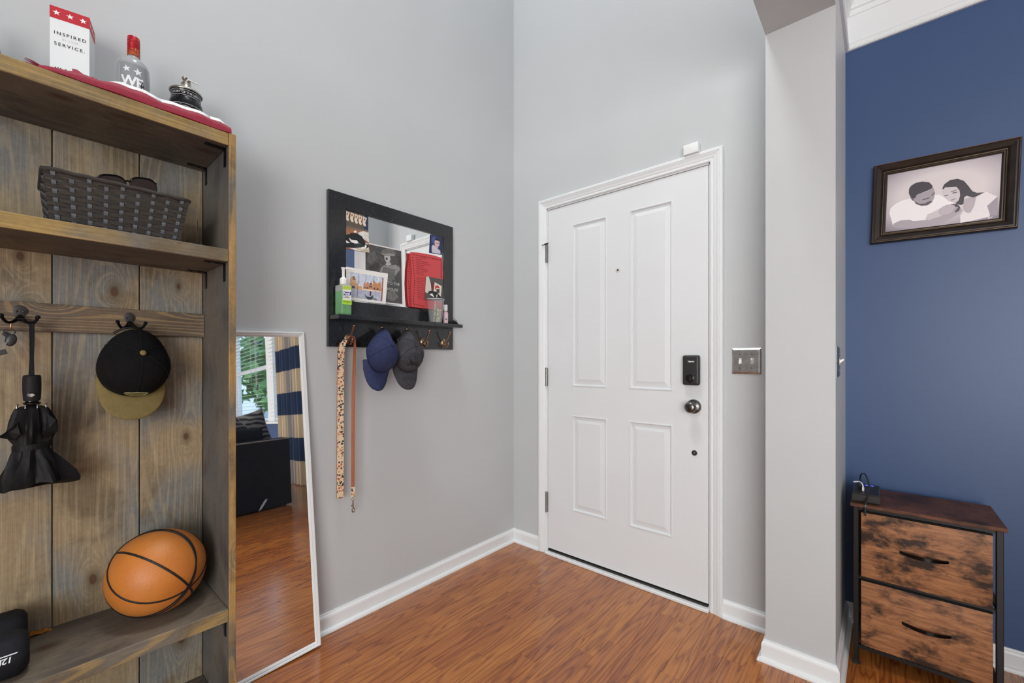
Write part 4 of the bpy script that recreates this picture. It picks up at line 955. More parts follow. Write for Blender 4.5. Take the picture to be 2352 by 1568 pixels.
# folded canopy: pleated skirt gathered by a strap
rg = []; NA = 64
prof = [(1.034, .017, .001), (1.028, .027, .004), (1.012, .0315, .006), (.990, .036, .008), (.968, .0385, .009), (.950, .036, .007), (.936, .0320, .003), (.922, .0315, .003), (.908, .035, .006), (.885, .042, .009), (.858, .052, .012), (.838, .058, .014), (.828, .058, .015)]
for z, r_, am in prof:
    ring = []
    for i in range(NA):
        a = 2 * math.pi * i / NA
        f_ = math.sin(7 * a + 4 * (1.03 - z) * 6) + .5 * math.sin(13 * a + 2.3) + .35 * math.sin(3 * a + z * 40)
        rad = r_ + am * f_ * .85
        xx = math.cos(a) * rad * .78; yy = math.sin(a) * rad * (1.0 + (.22 if math.sin(a) > 0 and z < .9 else 0))
        ring.append(UC + V((xx, yy, z + (.006 * math.sin(2 * a + 1) + .004 * math.sin(7 * a) if z < .9 else 0))))
    rg.append(ring)
cn = part('canopy', MB().rings(rg), M_nylon, um, 38)
sp = [UC + V((math.cos(a) * .0335 * .82, math.sin(a) * .0345, .929 + .004 * math.sin(a))) for a in [2 * math.pi * i / 30 for i in range(31)]]
part('closing_strap', MB().ribbon(sp, V((0, 0, 1)), .014, .0016), M_nylon, cn)
part('fabric_flap', MB().add([UC + V(p) for p in [(.03, -.026, 1.0), (.036, -.030, .985), (.034, -.058, .963), (.022, -.030, .950), (.031, -.020, .965), (.026, -.042, .974)]], [(0, 1, 5), (1, 2, 5), (2, 3, 5), (3, 4, 5), (4, 0, 5)]), M_nylon, cn)
part('fabric_flap', MB().add([UC + V(p) for p in [(.022, .026, 1.015), (.030, .042, .995), (.028, .046, .965), (.026, .022, .948), (.034, .030, .975), (.040, .016, .968)]], [(0, 1, 4), (1, 2, 4), (2, 3, 5, 4), (3, 0, 4, 5)]), M_nylon, cn)
for k in range(8):
    a = 2 * math.pi * k / 8 + .35; p = UC + V((math.cos(a) * .024, math.sin(a) * .0275, 1.029))
    tp = MB().tube([p, p + V((0, 0, .007))], .0011, 6); tp.sphere(p + V((0, 0, .0085)), .0024, 8, 6)
    part('rib_tip', tp, flat('9b9a97', .25, 1.0), um, 60)

# ================================================================== KEYS
ky = thing('key_ring', (.08, -2.104, 1.17), 'car key fob and keys on a split ring hanging beside the umbrella', 'keys')
def circ(c, r_, ax, n=20):
    ax = V(ax).normalized(); u = ax.orthogonal().normalized(); w = ax.cross(u)
    return [V(c) + (u * math.cos(2 * math.pi * i / n) + w * math.sin(2 * math.pi * i / n)) * r_ for i in range(n)]
part('clip_loop', MB().tube([(.070 + .004 * math.cos(a), -2.1015, 1.2445 + .0095 * math.sin(a)) for a in [2 * math.pi * i / 16 for i in range(16)]], .0016, 6, True), flat('b98c63', .3, 1.0), ky, 60)
part('split_ring', MB().tube(circ((.072, -2.104, 1.2275), .0098, (.75, 0, .55), 24), .0011, 6, True), flat('c9c9c7', .2, 1.0), ky, 60)
fob = part('fob', MB().sphere((.078, -2.1015, 1.2065), (.0055, .0105, .0165), 18, 12, Matrix.Rotation(R(-12), 3, 'X')), flat('343436', .4), ky, 80)
part('key_blade', MB().box((-.0006, -.0013, -.024), (.0006, .0013, .0), 0, 1, Matrix.Translation((.083, -2.108, 1.2015)) @ Matrix.Rotation(R(-28), 4, 'X')), flat('8f8f8d', .5, .6), fob)
part('spare_key', MB().box((-.001, -.006, -.018), (.001, .006, .0), .001, 1, Matrix.Translation((.066, -2.113, 1.226)) @ Matrix.Rotation(R(40), 4, 'X')), flat('2a2a2c', .4), ky)
kk = MB().box((-.0012, -.0065, -.008), (.0012, .0065, .008), .002, 2, Matrix.Translation((.08, -2.1165, 1.1745)) @ Matrix.Rotation(R(-70), 4, 'X')); part('key_head', kk, flat('3d3d40', .4), ky)

# ================================================================== BASKETBALL
bb = NT('pebbled_rubber'); c_ = bb.coords((1, 1, 1))
vo = bb.n('ShaderNodeTexVoronoi'); bb.l(c_, vo.inputs['Vector']); vo.inputs['Scale'].default_value = 420
nz = bb.noise(c_, 9, 3)
bb.col(bb.ramp(nz, [(.3, hexc('bd6f2c')), (.7, hexc('c98038'))])); bb.set(Roughness=.42); bb.bump(vo.outputs['Distance'], .35, .0012)
BC = V((.150, -1.8150, .4035 + .1195)); BR = .1195
ball = thing('basketball', (BC.x, BC.y, .4035), 'orange basketball with black seams resting on the hall tree bench', 'ball')
part('skin', MB().sphere(BC, BR, 64, 40), bb.m, ball, 180)
# channel curves: two great circles and two side ovals, in a rotated frame
BV = (V((1.7866, -2.0849, 1.1521)) - BC).normalized(); BS = V((0, 0, 1)).cross(BV).normalized(); BU = BV.cross(BS)
def bvec(r_, u): 
    w = math.sqrt(max(0, 1 - r_ * r_ - u * u)); return BS * r_ + BU * u + BV * w
E1, E2, E3 = bvec(-.52, .42), bvec(.50, -.60), bvec(.55, .70)
def circle_through(a, b, c, n=72):
    n_ = (b - a).cross(c - a).normalized(); d = a.dot(n_); cen = n_ * d; r_ = math.sqrt(max(0, 1 - d * d)); u = (a - cen).normalized(); w = n_.cross(u)
    return [BC + (cen + (u * math.cos(2 * math.pi * i / n) + w * math.sin(2 * math.pi * i / n)) * r_) * (BR - .0006) for i in range(n)]
curves = [circle_through(bvec(-.55, .55), bvec(.1, .05), bvec(.52, -.42)), circle_through(bvec(-.9, .2), bvec(-.25, -.62), bvec(.45, -.62)), circle_through(bvec(.0, .97), bvec(.72, .25), bvec(.55, -.55)), circle_through(bvec(-.35, -.93), bvec(.2, -.9), bvec(.52, -.65))]
for cfn in curves: part('seam', MB().tube(cfn, .0032, 6, True), flat('16110f', .6), ball, 60)

# ================================================================== DUMBBELLS AND LEAF
M_neo = fabric('black_neoprene', '17181b', '22242a', 1200, .7)
def dumbbell(cx, cz, yend, roll, label, text=None):
    t = thing('dumbbell', (cx, yend - .09, .4035), label, 'dumbbell', None)
    Rr = .0525
    for k, (ya, yb) in enumerate(((yend - .066, yend), (yend - .200, yend - .134))):
        rings = []
        for y, s_ in ((ya, .82), (ya + .004, .93), (ya + .012, 1.0), (yb - .020, 1.0), (yb - .007, .86), (yb, .62)):
            ring = []
            for i in range(6):
                for d in (-7, 7):
                    a = R(60 * i + 30 + d + roll); rr_ = Rr * s_ * (.985)
                    ring.append(V((cx + rr_ * math.cos(a), y, cz + rr_ * math.sin(a))))
            rings.append(ring)
        hd_ = part('head', MB().rings(rings), M_neo, t, 35)
        if k == 0 and text:
            # print on the facet that faces the room
            a = R(roll); n_ = V((math.cos(a), 0, math.sin(a))); up_ = V((math.sin(a), 0, -math.cos(a)))
            c0 = V((cx, 0, cz)) + n_ * (Rr * .985 * math.cos(R(23)) + .0005) + up_ * .012
            fn = lambda u, v: c0 + V((0, yend - .026 - u, 0)) + up_ * (v + .000)
            vs, fs = text_mesh(text, .017, fn, .95, bold=.0004, shear=.15)
            part('lettering', MB().add(vs, fs), flat('d6dbe0', .6), hd_)
            part('underline', MB().add([c0 + V((0, yend - .018, 0)) + up_ * -.006, c0 + V((0, yend - .062, 0)) + up_ * -.006, c0 + V((0, yend - .062, 0)) + up_ * -.0035, c0 + V((0, yend - .021, 0)) + up_ * -.0035], [(0, 1, 2, 3)]), flat('d6dbe0', .6), hd_)
    part('grip', MB().tube([(cx, yend - .140, cz), (cx, yend - .1, cz), (cx, yend - .060, cz)], [.0165, .0185, .0165], 16), M_neo, t, 60)
dumbbell(.085, .4035 + .0478, -2.0725, 30, 'plain black hex dumbbell on the bench against the plank back')
dumbbell(.213, .4035 + .0478, -2.0705, 30, 'black hex dumbbell with white weight marking at the bench front', '12LB')
lf = MB(); mid = [(.031, -2.079), (.0335, -2.068), (.0375, -2.055), (.041, -2.043), (.043, -2.031)]; wd = [.003, .0095, .0125, .008, .0012]
rows = [[], [], []]
for i, ((x, y), w) in enumerate(zip(mid, wd)):
    rows[0].append(V((x - w, y + .004, .4045 + .006 * (i % 2)))); rows[1].append(V((x, y, .4042 + .003 * math.sin(i)))); rows[2].append(V((x + w, y - .003, .4046 + .004 * ((i + 1) % 2))))
leaf = single('dry_leaf', MB().grid(rows), NT('dry_leaf_orange').col(hexc('b5741c')).set(Roughness=.7).m, (.037, -2.055, .404), 'curled orange dry leaf lying on the bench beside the dumbbells', 'leaf')
solid(leaf, .0006)

# ================================================================== ON TOP OF THE HALL TREE
ZT = 1.8408
def star(cx, cy, r_, rot=90):
    return [(cx + (r_ if i % 2 == 0 else r_ * .40) * math.cos(R(rot + 36 * i)), cy + (r_ if i % 2 == 0 else r_ * .40) * math.sin(R(rot + 36 * i))) for i in range(10)]
def fan(mb, pts, c):
    n = len(pts); return mb.add(list(pts) + [c], [(n, i, (i + 1) % n) for i in range(n)])
# white and red carton
A0 = V((.1, -2.0336, 0)); dr = V((.0177, .0746, 0)).normalized(); nf = V((dr.y, -dr.x, 0)); BW, BD, BH = .0767, .072, .2692
bx_ = thing('gift_carton', (.07, -1.99, ZT), 'white liquor carton with red starred top band standing on the hall tree', 'box')
def onbox(u, v, l=.0): return A0 + dr * u + nf * l + V((0, 0, ZT + v))
mb = MB(); mb.rings([[onbox(0, 0), onbox(BW, 0), onbox(BW, 0, -BD), onbox(0, 0, -BD)], [onbox(0, BH - .032), onbox(BW, BH - .032), onbox(BW, BH - .032, -BD), onbox(0, BH - .032, -BD)]])
part('carton', mb, flat('e9eef0', .45), bx_)
e_ = .0003
mb = MB(); mb.rings([[onbox(-e_, BH - .032, e_), onbox(BW + e_, BH - .032, e_), onbox(BW + e_, BH - .032, -BD - e_), onbox(-e_, BH - .032, -BD - e_)], [onbox(-e_, BH, e_), onbox(BW + e_, BH, e_), onbox(BW + e_, BH, -BD - e_), onbox(-e_, BH, -BD - e_)]])
band = part('red_band', mb, flat('bf2434', .45), bx_)
for u in (.167, .505, .840):
    mb = MB(); fan(mb, [onbox(u * BW + p, BH - .0158 + q, .0007) for p, q in star(0, 0, .0078, 96)], onbox(u * BW, BH - .0158, .0007)); part('star', mb, flat('f4f4f4', .45), band)
for w_ in (.18, .45, .75):
    mb = MB(); fan(mb, [onbox(BW + .0007, BH - .0158 + q, -w_ * BD + p) for p, q in star(0, 0, .0072)], onbox(BW + .0007, BH - .0158, -w_ * BD)); part('star', mb, flat('f4f4f4', .45), band)
def boxtext(s_, size, u, v, sp, colr, bold=0.0):
    vs, fs = text_mesh(s_, size, lambda a, b: onbox(u + a, BH + v + b, .0006), sp, bold=bold)
    k = max(vs, key=lambda p: (p - A0).dot(dr)); part('lettering', MB().add(vs, fs), flat(colr, .6), bx_)
boxtext('INSPIRED', .0118, .0075, -.0738, 1.36, '2c2c2c', .00015)
boxtext('BY YOUR', .0062, .0235, -.0860, 1.30, 'b9bcbd')
boxtext('SERVICE.', .0118, .0080, -.1030, 1.36, '2c2c2c', .00015)
boxtext('JIM BEAM', .0190, .0085, -.1760, 1.0, '1d1d1d', .0003)
# vodka bottle
M_frost = NT('frosted_glass').col(hexc('c9cdd0')).set(Roughness=.18, IOR=1.3).m
M_frost.node_tree.nodes['Principled BSDF'].inputs['Transmission Weight'].default_value = .55
bc = V((.118, -1.8655, ZT))
vk = thing('spirits_bottle', tuple(bc), 'clear spirits bottle with red cap and grey starred label on the hall tree', 'bottle')
MT = Matrix.Translation(bc)
part('glass_body', MB().lathe([(0, 0), (.034, 0), (.0368, .004), (.0368, .160), (.0355, .176), (.031, .187), (.022, .196), (.0155, .202), (.0142, .206), (.0142, .212), (0, .212)], 40, MT), M_frost, vk, 50)
cp = part('screw_cap', MB().lathe([(.0, .208), (.0146, .208), (.0146, .244), (.0150, .245), (.0146, .246), (.0146, .251), (.0151, .252), (.0146, .2535), (.0146, .2625), (.0135, .2655), (0, .2655)], 32, MT), flat('b01c26', .3, .25), vk, 50)
def oncyl(rad, a0, z0): 
    return lambda u, v: bc + V((rad * math.cos(a0 + u / rad), rad * math.sin(a0 + u / rad), z0 + v))
aim = math.atan2(-2.0849 - bc.y, 1.7866 - bc.x) - .06
def patch(rad, a0, a1, z0, z1, n=14):
    m = MB(); m.grid([[bc + V((rad * math.cos(a0 + (a1 - a0) * i / n), rad * math.sin(a0 + (a1 - a0) * i / n), z)) for i in range(n + 1)] for z in (z0, z1)]); return m
lb = part('label', patch(.0371, aim - .85, aim + 1.0, .02, .172), flat('8d9196', .5), vk, 180)
mb = MB(); P0 = oncyl(.0376, aim, 0)
mb.add([P0(u, v) for u, v in [(.008, .085), (.016, .095), (.019, .118), (.0225, .128), (.026, .12), (.030, .10), (.033, .08), (.033, .02), (.005, .02)]], [tuple(range(9))]); part('printed_figure', mb, flat('2f3033', .5), lb)
for u, v, r_ in ((-.014, .153, .0105), (.012, .150, .0115)):
    mb = MB(); fan(mb, [P0(u + p, v + q) for p, q in star(0, 0, r_, 100)], P0(u, v)); part('star', mb, flat('e8ebee', .5), lb)
vs, fs = text_mesh('WE', .040, oncyl(.0378, aim, .104), .92, 'LEFT', .0, .0012); vs = [p for p in vs]
o_ = part('lettering', MB().add([p for p in text_mesh('WE', .040, lambda u, v: P0(u * .86 - .027, v + .106), .92, 'LEFT', 0, .0012)[0]], fs), flat('eef0f2', .5), lb)
P1 = oncyl(.0149, aim, 0)
for s_, sz, u, z in (('SMIRNOFF', .0058, -.012, .2125), ('N', .011, .004, .2225), ("WORLD'S", .0034, -.0095, .2245)):
    vs, fs = text_mesh(s_, sz, lambda a, b: P1(u + a, z + b), .95); part('lettering', MB().add(vs, fs), flat('d8b45c', .4, .5), cp)
for z in (.2105, .2195):
    part('gold_line', MB().lathe([(.0147, z), (.01495, z), (.01495, z + .0006), (.0147, z + .0006)], 32, MT), flat('d8b45c', .4, .5), cp)
# pewter lidded stein
sc_ = V((.118, -1.7395, ZT)); MS = Matrix.Translation(sc_)
sn_ = thing('lidded_stein', tuple(sc_), 'black ceramic stein with white print and pewter lid on the hall tree', 'stein')
SR = [(0, 0), (.040, 0), (.043, .006), (.0425, .02), (.0405, .05), (.042, .085), (.0435, .105), (.0440, .116), (.0425, .126), (.0398, .133), (.0385, .136), (.0385, .154), (.040, .1565), (0, .1565)]
bd_ = part('body', MB().lathe(SR, 44, MS), flat('0e0f12', .12), sn_, 50)
part('lid', MB().lathe([(.0, .157), (.0425, .157), (.0435, .160), (.042, .163), (.034, .166), (.024, .173), (.015, .180), (.013, .184), (.0135, .190), (.0115, .194), (0, .1955)], 40, MS), flat('a9a59b', .32, 1.0), sn_, 50)
kn = MB(); kn.sphere(sc_ + V((.0, .002, .197)), (.016, .010, .008), 14, 8); kn.sphere(sc_ + V((.004, -.004, .205)), (.010, .008, .006), 12, 7); kn.tube([sc_ + V((.004, -.004, .206)), sc_ + V((.012, .028, .199))], .0016, 6)
part('thumb_finial', kn, flat('9b978c', .38, 1.0), sn_, 60)
aim2 = math.atan2(-2.0849 - sc_.y, 1.7866 - sc_.x)
def onst(rad): return lambda u, v: sc_ + V((rad * math.cos(aim2 + u / rad), rad * math.sin(aim2 + u / rad), v))
vs, fs = text_mesh('STORY OF THE LIBERTY', .0098, lambda a, b: onst(.0389)(a - .040, b + .1425), .82); part('lettering', MB().add(vs, fs), flat('cfd0d2', .4), bd_)
for z, rad in ((.1375, .0387), (.1535, .0387), (.1085, .0440), (.0985, .0430)):
    part('white_line', MB().lathe([(rad, z), (rad + .0004, z), (rad + .0004, z + .0012), (rad, z + .0012)], 44, MS), flat('b9bbbd', .4), bd_)
for r_, th_ in ((.034, .0007), (.025, .0006)):
    part('emblem_ring', MB().tube([onst(.0436)(r_ * math.cos(a), .068 + r_ * math.sin(a)) for a in [math.pi * i / 24 for i in range(25)]], th_, 5), flat('c4c4c0', .4), bd_)
part('medallion', fan(MB(), [onst(.0434)(.018 * math.cos(a), .068 + .018 * math.sin(a)) for a in [2 * math.pi * i / 20 for i in range(20)]], onst(.0450)(0, .068)), flat('b59a6a', .4), bd_)
for s_ in (-1, 1): part('emblem_bar', MB().tube([onst(.0440)(-.02 * s_, .088), onst(.0440)(.016 * s_, .106)], .0006, 5), flat('c4c4c0', .4), bd_)
hdl = [sc_ + V((-.030 + q[0], .035 + q[1], q[2])) for q in ((0, 0, .125), (-.008, .018, .13), (-.012, .026, .10), (-.012, .026, .06), (-.006, .014, .03), (0, 0, .03))]
part('handle', MB().tube(hdl, .006, 8), flat('0e0f12', .12), sn_, 60)
# dark bottle cut by the left edge of the picture
lb_ = thing('amber_jar', (.10, -2.1660, ZT), 'dark amber bottle at the far end of the hall tree top', 'bottle')
part('glass_body', MB().lathe([(0, 0), (.045, 0), (.050, .006), (.0525, .05), (.052, .075), (.046, .105), (.030, .128), (.016, .14), (.013, .165), (.0145, .17), (0, .17)], 36, Matrix.Translation((.10, -2.166, ZT))), flat('24140b', .08), lb_, 50)
part('stopper', MB().lathe([(0, .1701), (.016, .1701), (.017, .185), (.012, .19), (0, .19)], 24, Matrix.Translation((.10, -2.166, ZT))), flat('1a1a1a', .3), lb_, 50)
# folded flag: crimson roll with a white stripe along its back
M_crim = fabric('crimson_nylon', '7f2033', '9c3145', 240, .6, (1, .5, 1), .15)
fl = thing('folded_flag', (.24, -1.87, ZT), 'folded crimson flag with white stripe lying along the top shelf edge', 'flag')
rg = []; N_ = 34
for i in range(N_ + 1):
    f_ = i / N_; y = -2.058 + (-1.6655 + 2.058) * f_
    hgt = .012 + .024 * min(1, f_ / .30) + .003 * math.sin(f_ * 17) + .002 * math.sin(f_ * 41); 
    if f_ > .93: hgt -= .007 * (f_ - .93) / .07
    xf = .3035 - .004 * math.sin(f_ * 9) ** 2 + (.0 if f_ > .1 else -.01 * (1 - f_ * 10)); xb = .205 + .01 * math.sin(f_ * 6)
    ring = []
    for k in range(18):
        a = math.pi * k / 17
        ring.append(V((xf - (xf - xb) * (1 - math.cos(a)) / 2, y, ZT + hgt * math.sin(a) ** .55 * (1 + .06 * math.sin(6 * a + f_ * 22)) + .0005)))
    for k in (.66, .33): ring.append(V((xf - (xf - xb) * k, y, ZT + .0003)))
    rg.append(ring)
rd = part('red_field', MB().rings(rg), M_crim, fl, 60)
wt = []
for i in range(10, N_ + 1):
    r_ = rg[i]; p = max(r_, key=lambda q: q.z + .47 * q.x)
    e = min(1, (i - 10) / 3) * (1 if i < N_ - 1 else .4)
    wt.append([V((p.x - .003, p.y, p.z + .0004)), V((p.x - .008, p.y, p.z + .0105 * e + .001)), V((p.x - .018, p.y, p.z + .0150 * e + .001)), V((p.x - .040, p.y, p.z + .0140 * e)), V((p.x - .056, p.y, p.z + .004)), V((p.x - .056, p.y, ZT + .001)), V((p.x - .024, p.y, p.z - .006))])
part('white_stripe', MB().rings(wt), fabric('white_nylon', 'dcdcdc', 'ececec', 300, .6), fl, 60)
for k in range(9):
    y = -2.060 - .0015 * k; mb = MB().tube([(.285 - .006 * k, -2.055, ZT + .010 + .001 * k), (.282 - .006 * k, -2.066, ZT + .016), (.276 - .007 * k, -2.078 - .001 * k, ZT + .021 + .001 * (k % 3))], [.002, .0013, .0005], 5)
    part('frayed_thread', mb, fabric('frayed', '6c2230', '8c3b48', 300) if k == 0 else bpy.data.materials['frayed'], rd)
mb = MB(); mb.grid([[V((.262, -2.00 + .009 * i, ZT + .031 + .004 * math.sin(i * 1.1))) for i in range(9)], [V((.250, -2.00 + .009 * i, ZT + .046 + .003 * math.sin(i * 1.7) - .0012 * i)) for i in range(9)]])
fo = part('raised_fold', mb, M_crim, rd); solid(fo, .002)

# ================================================================== LEANING MIRROR
LM = Matrix.Translation((.085, -1.605, .0)) @ Matrix.Rotation(R(-3.06), 4, 'Y') @ Matrix.Rotation(R(1.75), 4, 'X')
MWd, MHt = .315, 1.262
fm_ = thing('leaning_mirror', (.078, -1.45, 0), 'tall narrow mirror in a slim white frame leaning on the grey wall', 'mirror')
P = [(0, -.016), (0, -.001), (.0015, 0), (.006, -.0005), (.008, -.0035), (.013, -.0035), (.0185, -.0075), (.0195, -.010), (.0195, -.016)]
mb = MB(); mb.rings([[LM @ V((n_, i, i)), LM @ V((n_, MWd - i, i)), LM @ V((n_, MWd - i, MHt - i)), LM @ V((n_, i, MHt - i))] for i, n_ in P], closed=True)
part('frame', mb, M_whitec, fm_)
t = NT('dusty_mirror'); c_ = t.coords((1, 1, 1)); nz = t.noise(c_, 260, 4, .8); nb = t.noise(c_, 3, 3)
bs_ = t.b; bs_.inputs['Base Color'].default_value = (.93, .94, .95, 1); t.set(Metallic=1.0, Roughness=.015)
df = t.n('ShaderNodeBsdfDiffuse'); df.inputs[0].default_value = hexc('b9c4d2')
mx = t.n('ShaderNodeMixShader'); out = t.t.nodes['Material Output']
sm = t.math('MULTIPLY', t.ramp(nz, [(.66, (0, 0, 0)), (.74, (.6, .6, .6))]), t.ramp(nb, [(.40, (0, 0, 0)), (.62, (1, 1, 1))]))
t.l(t.math('ADD', sm, .015), mx.inputs[0]); t.l(bs_.outputs[0], mx.inputs[1]); t.l(df.outputs[0], mx.inputs[2]); t.l(mx.outputs[0], out.inputs[0])
gi = .0185
gl = part('mirror_glass', MB().add([LM @ V((-.0095, gi, gi)), LM @ V((-.0095, MWd - gi, gi)), LM @ V((-.0095, MWd - gi, MHt - gi)), LM @ V((-.0095, gi, MHt - gi))], [(0, 1, 2, 3)]), t.m, fm_)
part('backing', MB().box((-.0155, .004, .004), (-.0105, MWd - .004, MHt - .004), 0, 1, LM), flat('5b4a3a', .8), fm_)
part('smudge', MB().add([LM @ V((-.0092, y, z)) for y, z in [(.118, .592), (.128, .598), (.146, .622), (.150, .632), (.140, .628), (.124, .606)]], [tuple(range(6))]), flat('8d9bab', .6), gl)

# ================================================================== WALL RACK
RY0, RY1, RZ0, RZ1 = -1.2285, -.5330, 1.2140, 1.8825
OY0, OY1, OZ0, OZ1 = -1.1495, -.5995, 1.4165, 1.8150
t = NT('black_lacquer'); nz = t.noise(t.coords((1, 1, 1)), 60, 4); t.col(t.ramp(nz, [(.3, hexc('1b1d20')), (.7, hexc('26282b'))])); t.set(Roughness=.16); t.b.inputs['Specular IOR Level'].default_value = .62; M_lac = t.m
rk = thing('mirror_rack', (.02, -.88, RZ0), 'black wall rack with framed mirror, narrow ledge and row of hooks', 'wall rack')
mb = MB()
RP = [(0, 0), (0, .0185), (.0015, .020)]
def rect(y0, y1, z0, z1, x): return [V((x, y0, z0)), V((x, y1, z0)), V((x, y1, z1)), V((x, y0, z1))]
mb.rings([rect(RY0, RY1, RZ0, RZ1, .0003), rect(RY0, RY1, RZ0, RZ1, .0185), rect(RY0 + .0015, RY1 - .0015, RZ0 + .0015, RZ1 - .0015, .020), rect(OY0 - .0015, OY1 + .0015, OZ0 - .0015, OZ1 + .0015, .020), rect(OY0, OY1, OZ0, OZ1, .0185), rect(OY0, OY1, OZ0, OZ1, .0003)], closed=True)
part('frame', mb, M_lac, rk)
t = NT('clear_mirror'); t.col((.92, .93, .93, 1)); t.set(Metallic=1.0, Roughness=.01)
part('mirror_glass', MB().add(rect(OY0, OY1, OZ0, OZ1, .0120), [(0, 1, 2, 3)]), t.m, rk)
part('ledge', MB().box((.0202, RY0 + .004, 1.3285), (.0980, RY1, 1.3462), .0012, 1), M_lac, rk)
M_nick = flat('a88f78', .26, 1.0)
def rack_hook(y):
    z = 1.2485; x0 = .0202
    ov = lambda s_, x: [V((x, y + .0165 * s_ * math.cos(a), z + .0225 * s_ * math.sin(a))) for a in [2 * math.pi * i / 28 for i in range(28)]]
    h = part('rack_hook', MB().rings([ov(1, x0), ov(1, x0 + .0025), ov(.86, x0 + .0042), ov(.80, x0 + .0042), ov(.66, x0 + .0064), ov(.4, x0 + .0085)]), M_nick, rk, 40)
    part('upper_arm', MB().tube([(x0 + .004, y, z - .004), (x0 + .014, y, z + .002), (x0 + .028, y, z + .016), (x0 + .040, y, z + .032), (x0 + .048, y, z + .046), (x0 + .052, y, z + .055)], [.006, .0048, .004, .0038, .0045, .0062], 10).sphere((x0 + .0525, y, z + .0565), .0062, 12, 8), M_nick, h, 60)
    part('lower_arm', MB().tube([(x0 + .004, y, z - .006), (x0 + .008, y, z - .016), (x0 + .018, y, z - .0225), (x0 + .030, y, z - .021), (x0 + .037, y, z - .012), (x0 + .039, y, z - .002)], [.0055, .0045, .004, .0039, .0043, .0052], 10).sphere((x0 + .0392, y, z - .0008), .0053, 12, 8), M_nick, h, 60)
for y in (-1.1425, -1.0075, -.8725, -.7375, -.6025): rack_hook(y)

# ---------------------------------------------------------------- printed cards tucked into the rack mirror
def print_card(name, data, x, label, cat, th=.0007, parent=None, pname=None, bend=None, inky=False):
    hs = []; mb = MB()
    for i, (c, pts) in enumerate(data):
        if c not in hs: hs.append(c)
        mb.cur = hs.index(c)
        l = x + i * .00006 if i else x
        P3 = [V((l + (bend(z) if bend else 0), y, z)) for y, z in pts]
        if i == 0: mb.poly(P3, (1, 0, 0), th)
        else:
            bm_ = P3; mb.add(bm_, [tuple(range(len(bm_)))])
    mats = [ink(h) if inky and h not in ('e9e7e4', 'dedddb') else flat(h, .4) for h in hs]
    if parent: return part(pname, mb, mats, parent)
    ys = [p[0] for p in data[0][1]]; zs = [p[1] for p in data[0][1]]
    return single(name, mb, mats, (x, sum(ys) / len(ys), min(zs)), label, cat)
print_card('photo_print', P_STOCK, .0150, 'small photo of five cream stockings hung in a row, tucked in the rack mirror corner', 'photo')
print_card('photo_print', P_DOG, .0160, 'photo of a black and white dog on a bed, tucked under the stockings photo', 'photo', inky=True)
gc_ = print_card('program_booklet', P_GIRL, .0138, 'black and white booklet cover with a girl in a hat on the rack mirror', 'booklet', inky=True)
for s_, y, z, sz in (('TO THE', -.9385, 1.5175, .0190), ('HOUSE', -.9420, 1.4890, .0190)):
    vs, fs = text_mesh(s_, sz, lambda u, v: V((.0149, y + u, z + v)), 1.0); part('lettering', MB().add(vs, fs), flat('c9c9c6', .5), gc_)
print_card('art_postcard', P_VENICE, .0175, 'white bordered watercolour postcard of a domed church square on the rack mirror', 'postcard', inky=True)
rc = thing('folded_card', (.03, -.71, 1.40), 'red folded card with dark decorative border standing in the rack mirror', 'card')
print_card('', P_RED, .0300, '', '', .0006, rc, 'front_leaf'); print_card('', P_REDBACK, .0225, '', '', .0006, rc, 'back_leaf')
print_card('photo_print', P_MAN, .0165, 'blue toned portrait snapshot of a man tucked in the rack mirror corner', 'photo')
print_card('photo_print', P_XMAS, .0335, 'dark snapshot of a dog by a white pillow in front of the red card', 'photo')

# ---------------------------------------------------------------- hand sanitizer
LZ = 1.3464
hs_ = thing('hand_sanitizer', (.056, -1.1815, LZ), 'pump bottle of green hand sanitizer on the rack ledge', 'bottle')
t = NT('green_gel'); cz = t.n('ShaderNodeTexCoord'); sx = t.n('ShaderNodeSeparateXYZ'); t.l(cz.outputs['Object'], sx.inputs[0])
t.col(t.ramp(t.math('MULTIPLY', sx.outputs[2], 8.0), [(.0, hexc('9ad69c')), (.80, hexc('9ad69c')), (.81, hexc('d6dbd6'))])); t.set(Roughness=.06, IOR=1.35); t.b.inputs['Transmission Weight'].default_value = .6
part('bottle_body', MB().box((.0255, -1.2050, LZ + .0003), (.0860, -1.1585, LZ + .1290), .009, 4), t.m, hs_, 50)
part('collar', MB().lathe([(0, .1285), (.0140, .1285), (.0150, .131), (.0150, .151), (.0135, .157), (.0085, .161), (.0060, .163), (.0058, .178), (0, .178)], 28, Matrix.Translation((.056, -1.1815, LZ))), flat('e9e7e4', .35), hs_, 50)
part('pump_head', MB().lathe([(0, .178), (.0060, .178), (.0068, .196), (.0095, .201), (.0090, .2035), (0, .2045)], 20, Matrix.Translation((.056, -1.1815, LZ))).tube([(.058, -1.184, LZ + .2005), (.066, -1.165, LZ + .2000), (.072, -1.150, LZ + .1965)], [.0035, .0028, .0022], 8), flat('e9e7e4', .35), hs_, 60)
fx = .0864
def lab(name, pts, h_, l=0.0, rough=.4): return part(name, MB().add([V((fx + l, y, LZ + z)) for y, z in pts], [tuple(range(len(pts)))]), flat(h_, rough), hs_)
lab('clear_label', [(-1.2005, .044), (-1.1625, .044), (-1.1625, .124), (-1.2005, .124)], 'dfe8df')
lab('lime_band', [(-1.2005, .106), (-1.1625, .108), (-1.1625, .122), (-1.1985, .1225)], 'b7cf4a', .0003)
lg = lab('logo_patch', [(-1.1985, .081), (-1.1640, .0845), (-1.1625, .099), (-1.1800, .0955), (-1.1965, .098)], '233c94', .0003)
part('logo_arc', MB().add([V((fx + .0004, y, LZ + z)) for y, z in [(-1.187, .097), (-1.172, .097), (-1.1795, .0935)]], [(0, 1, 2)]), flat('c8324a', .4), lg)
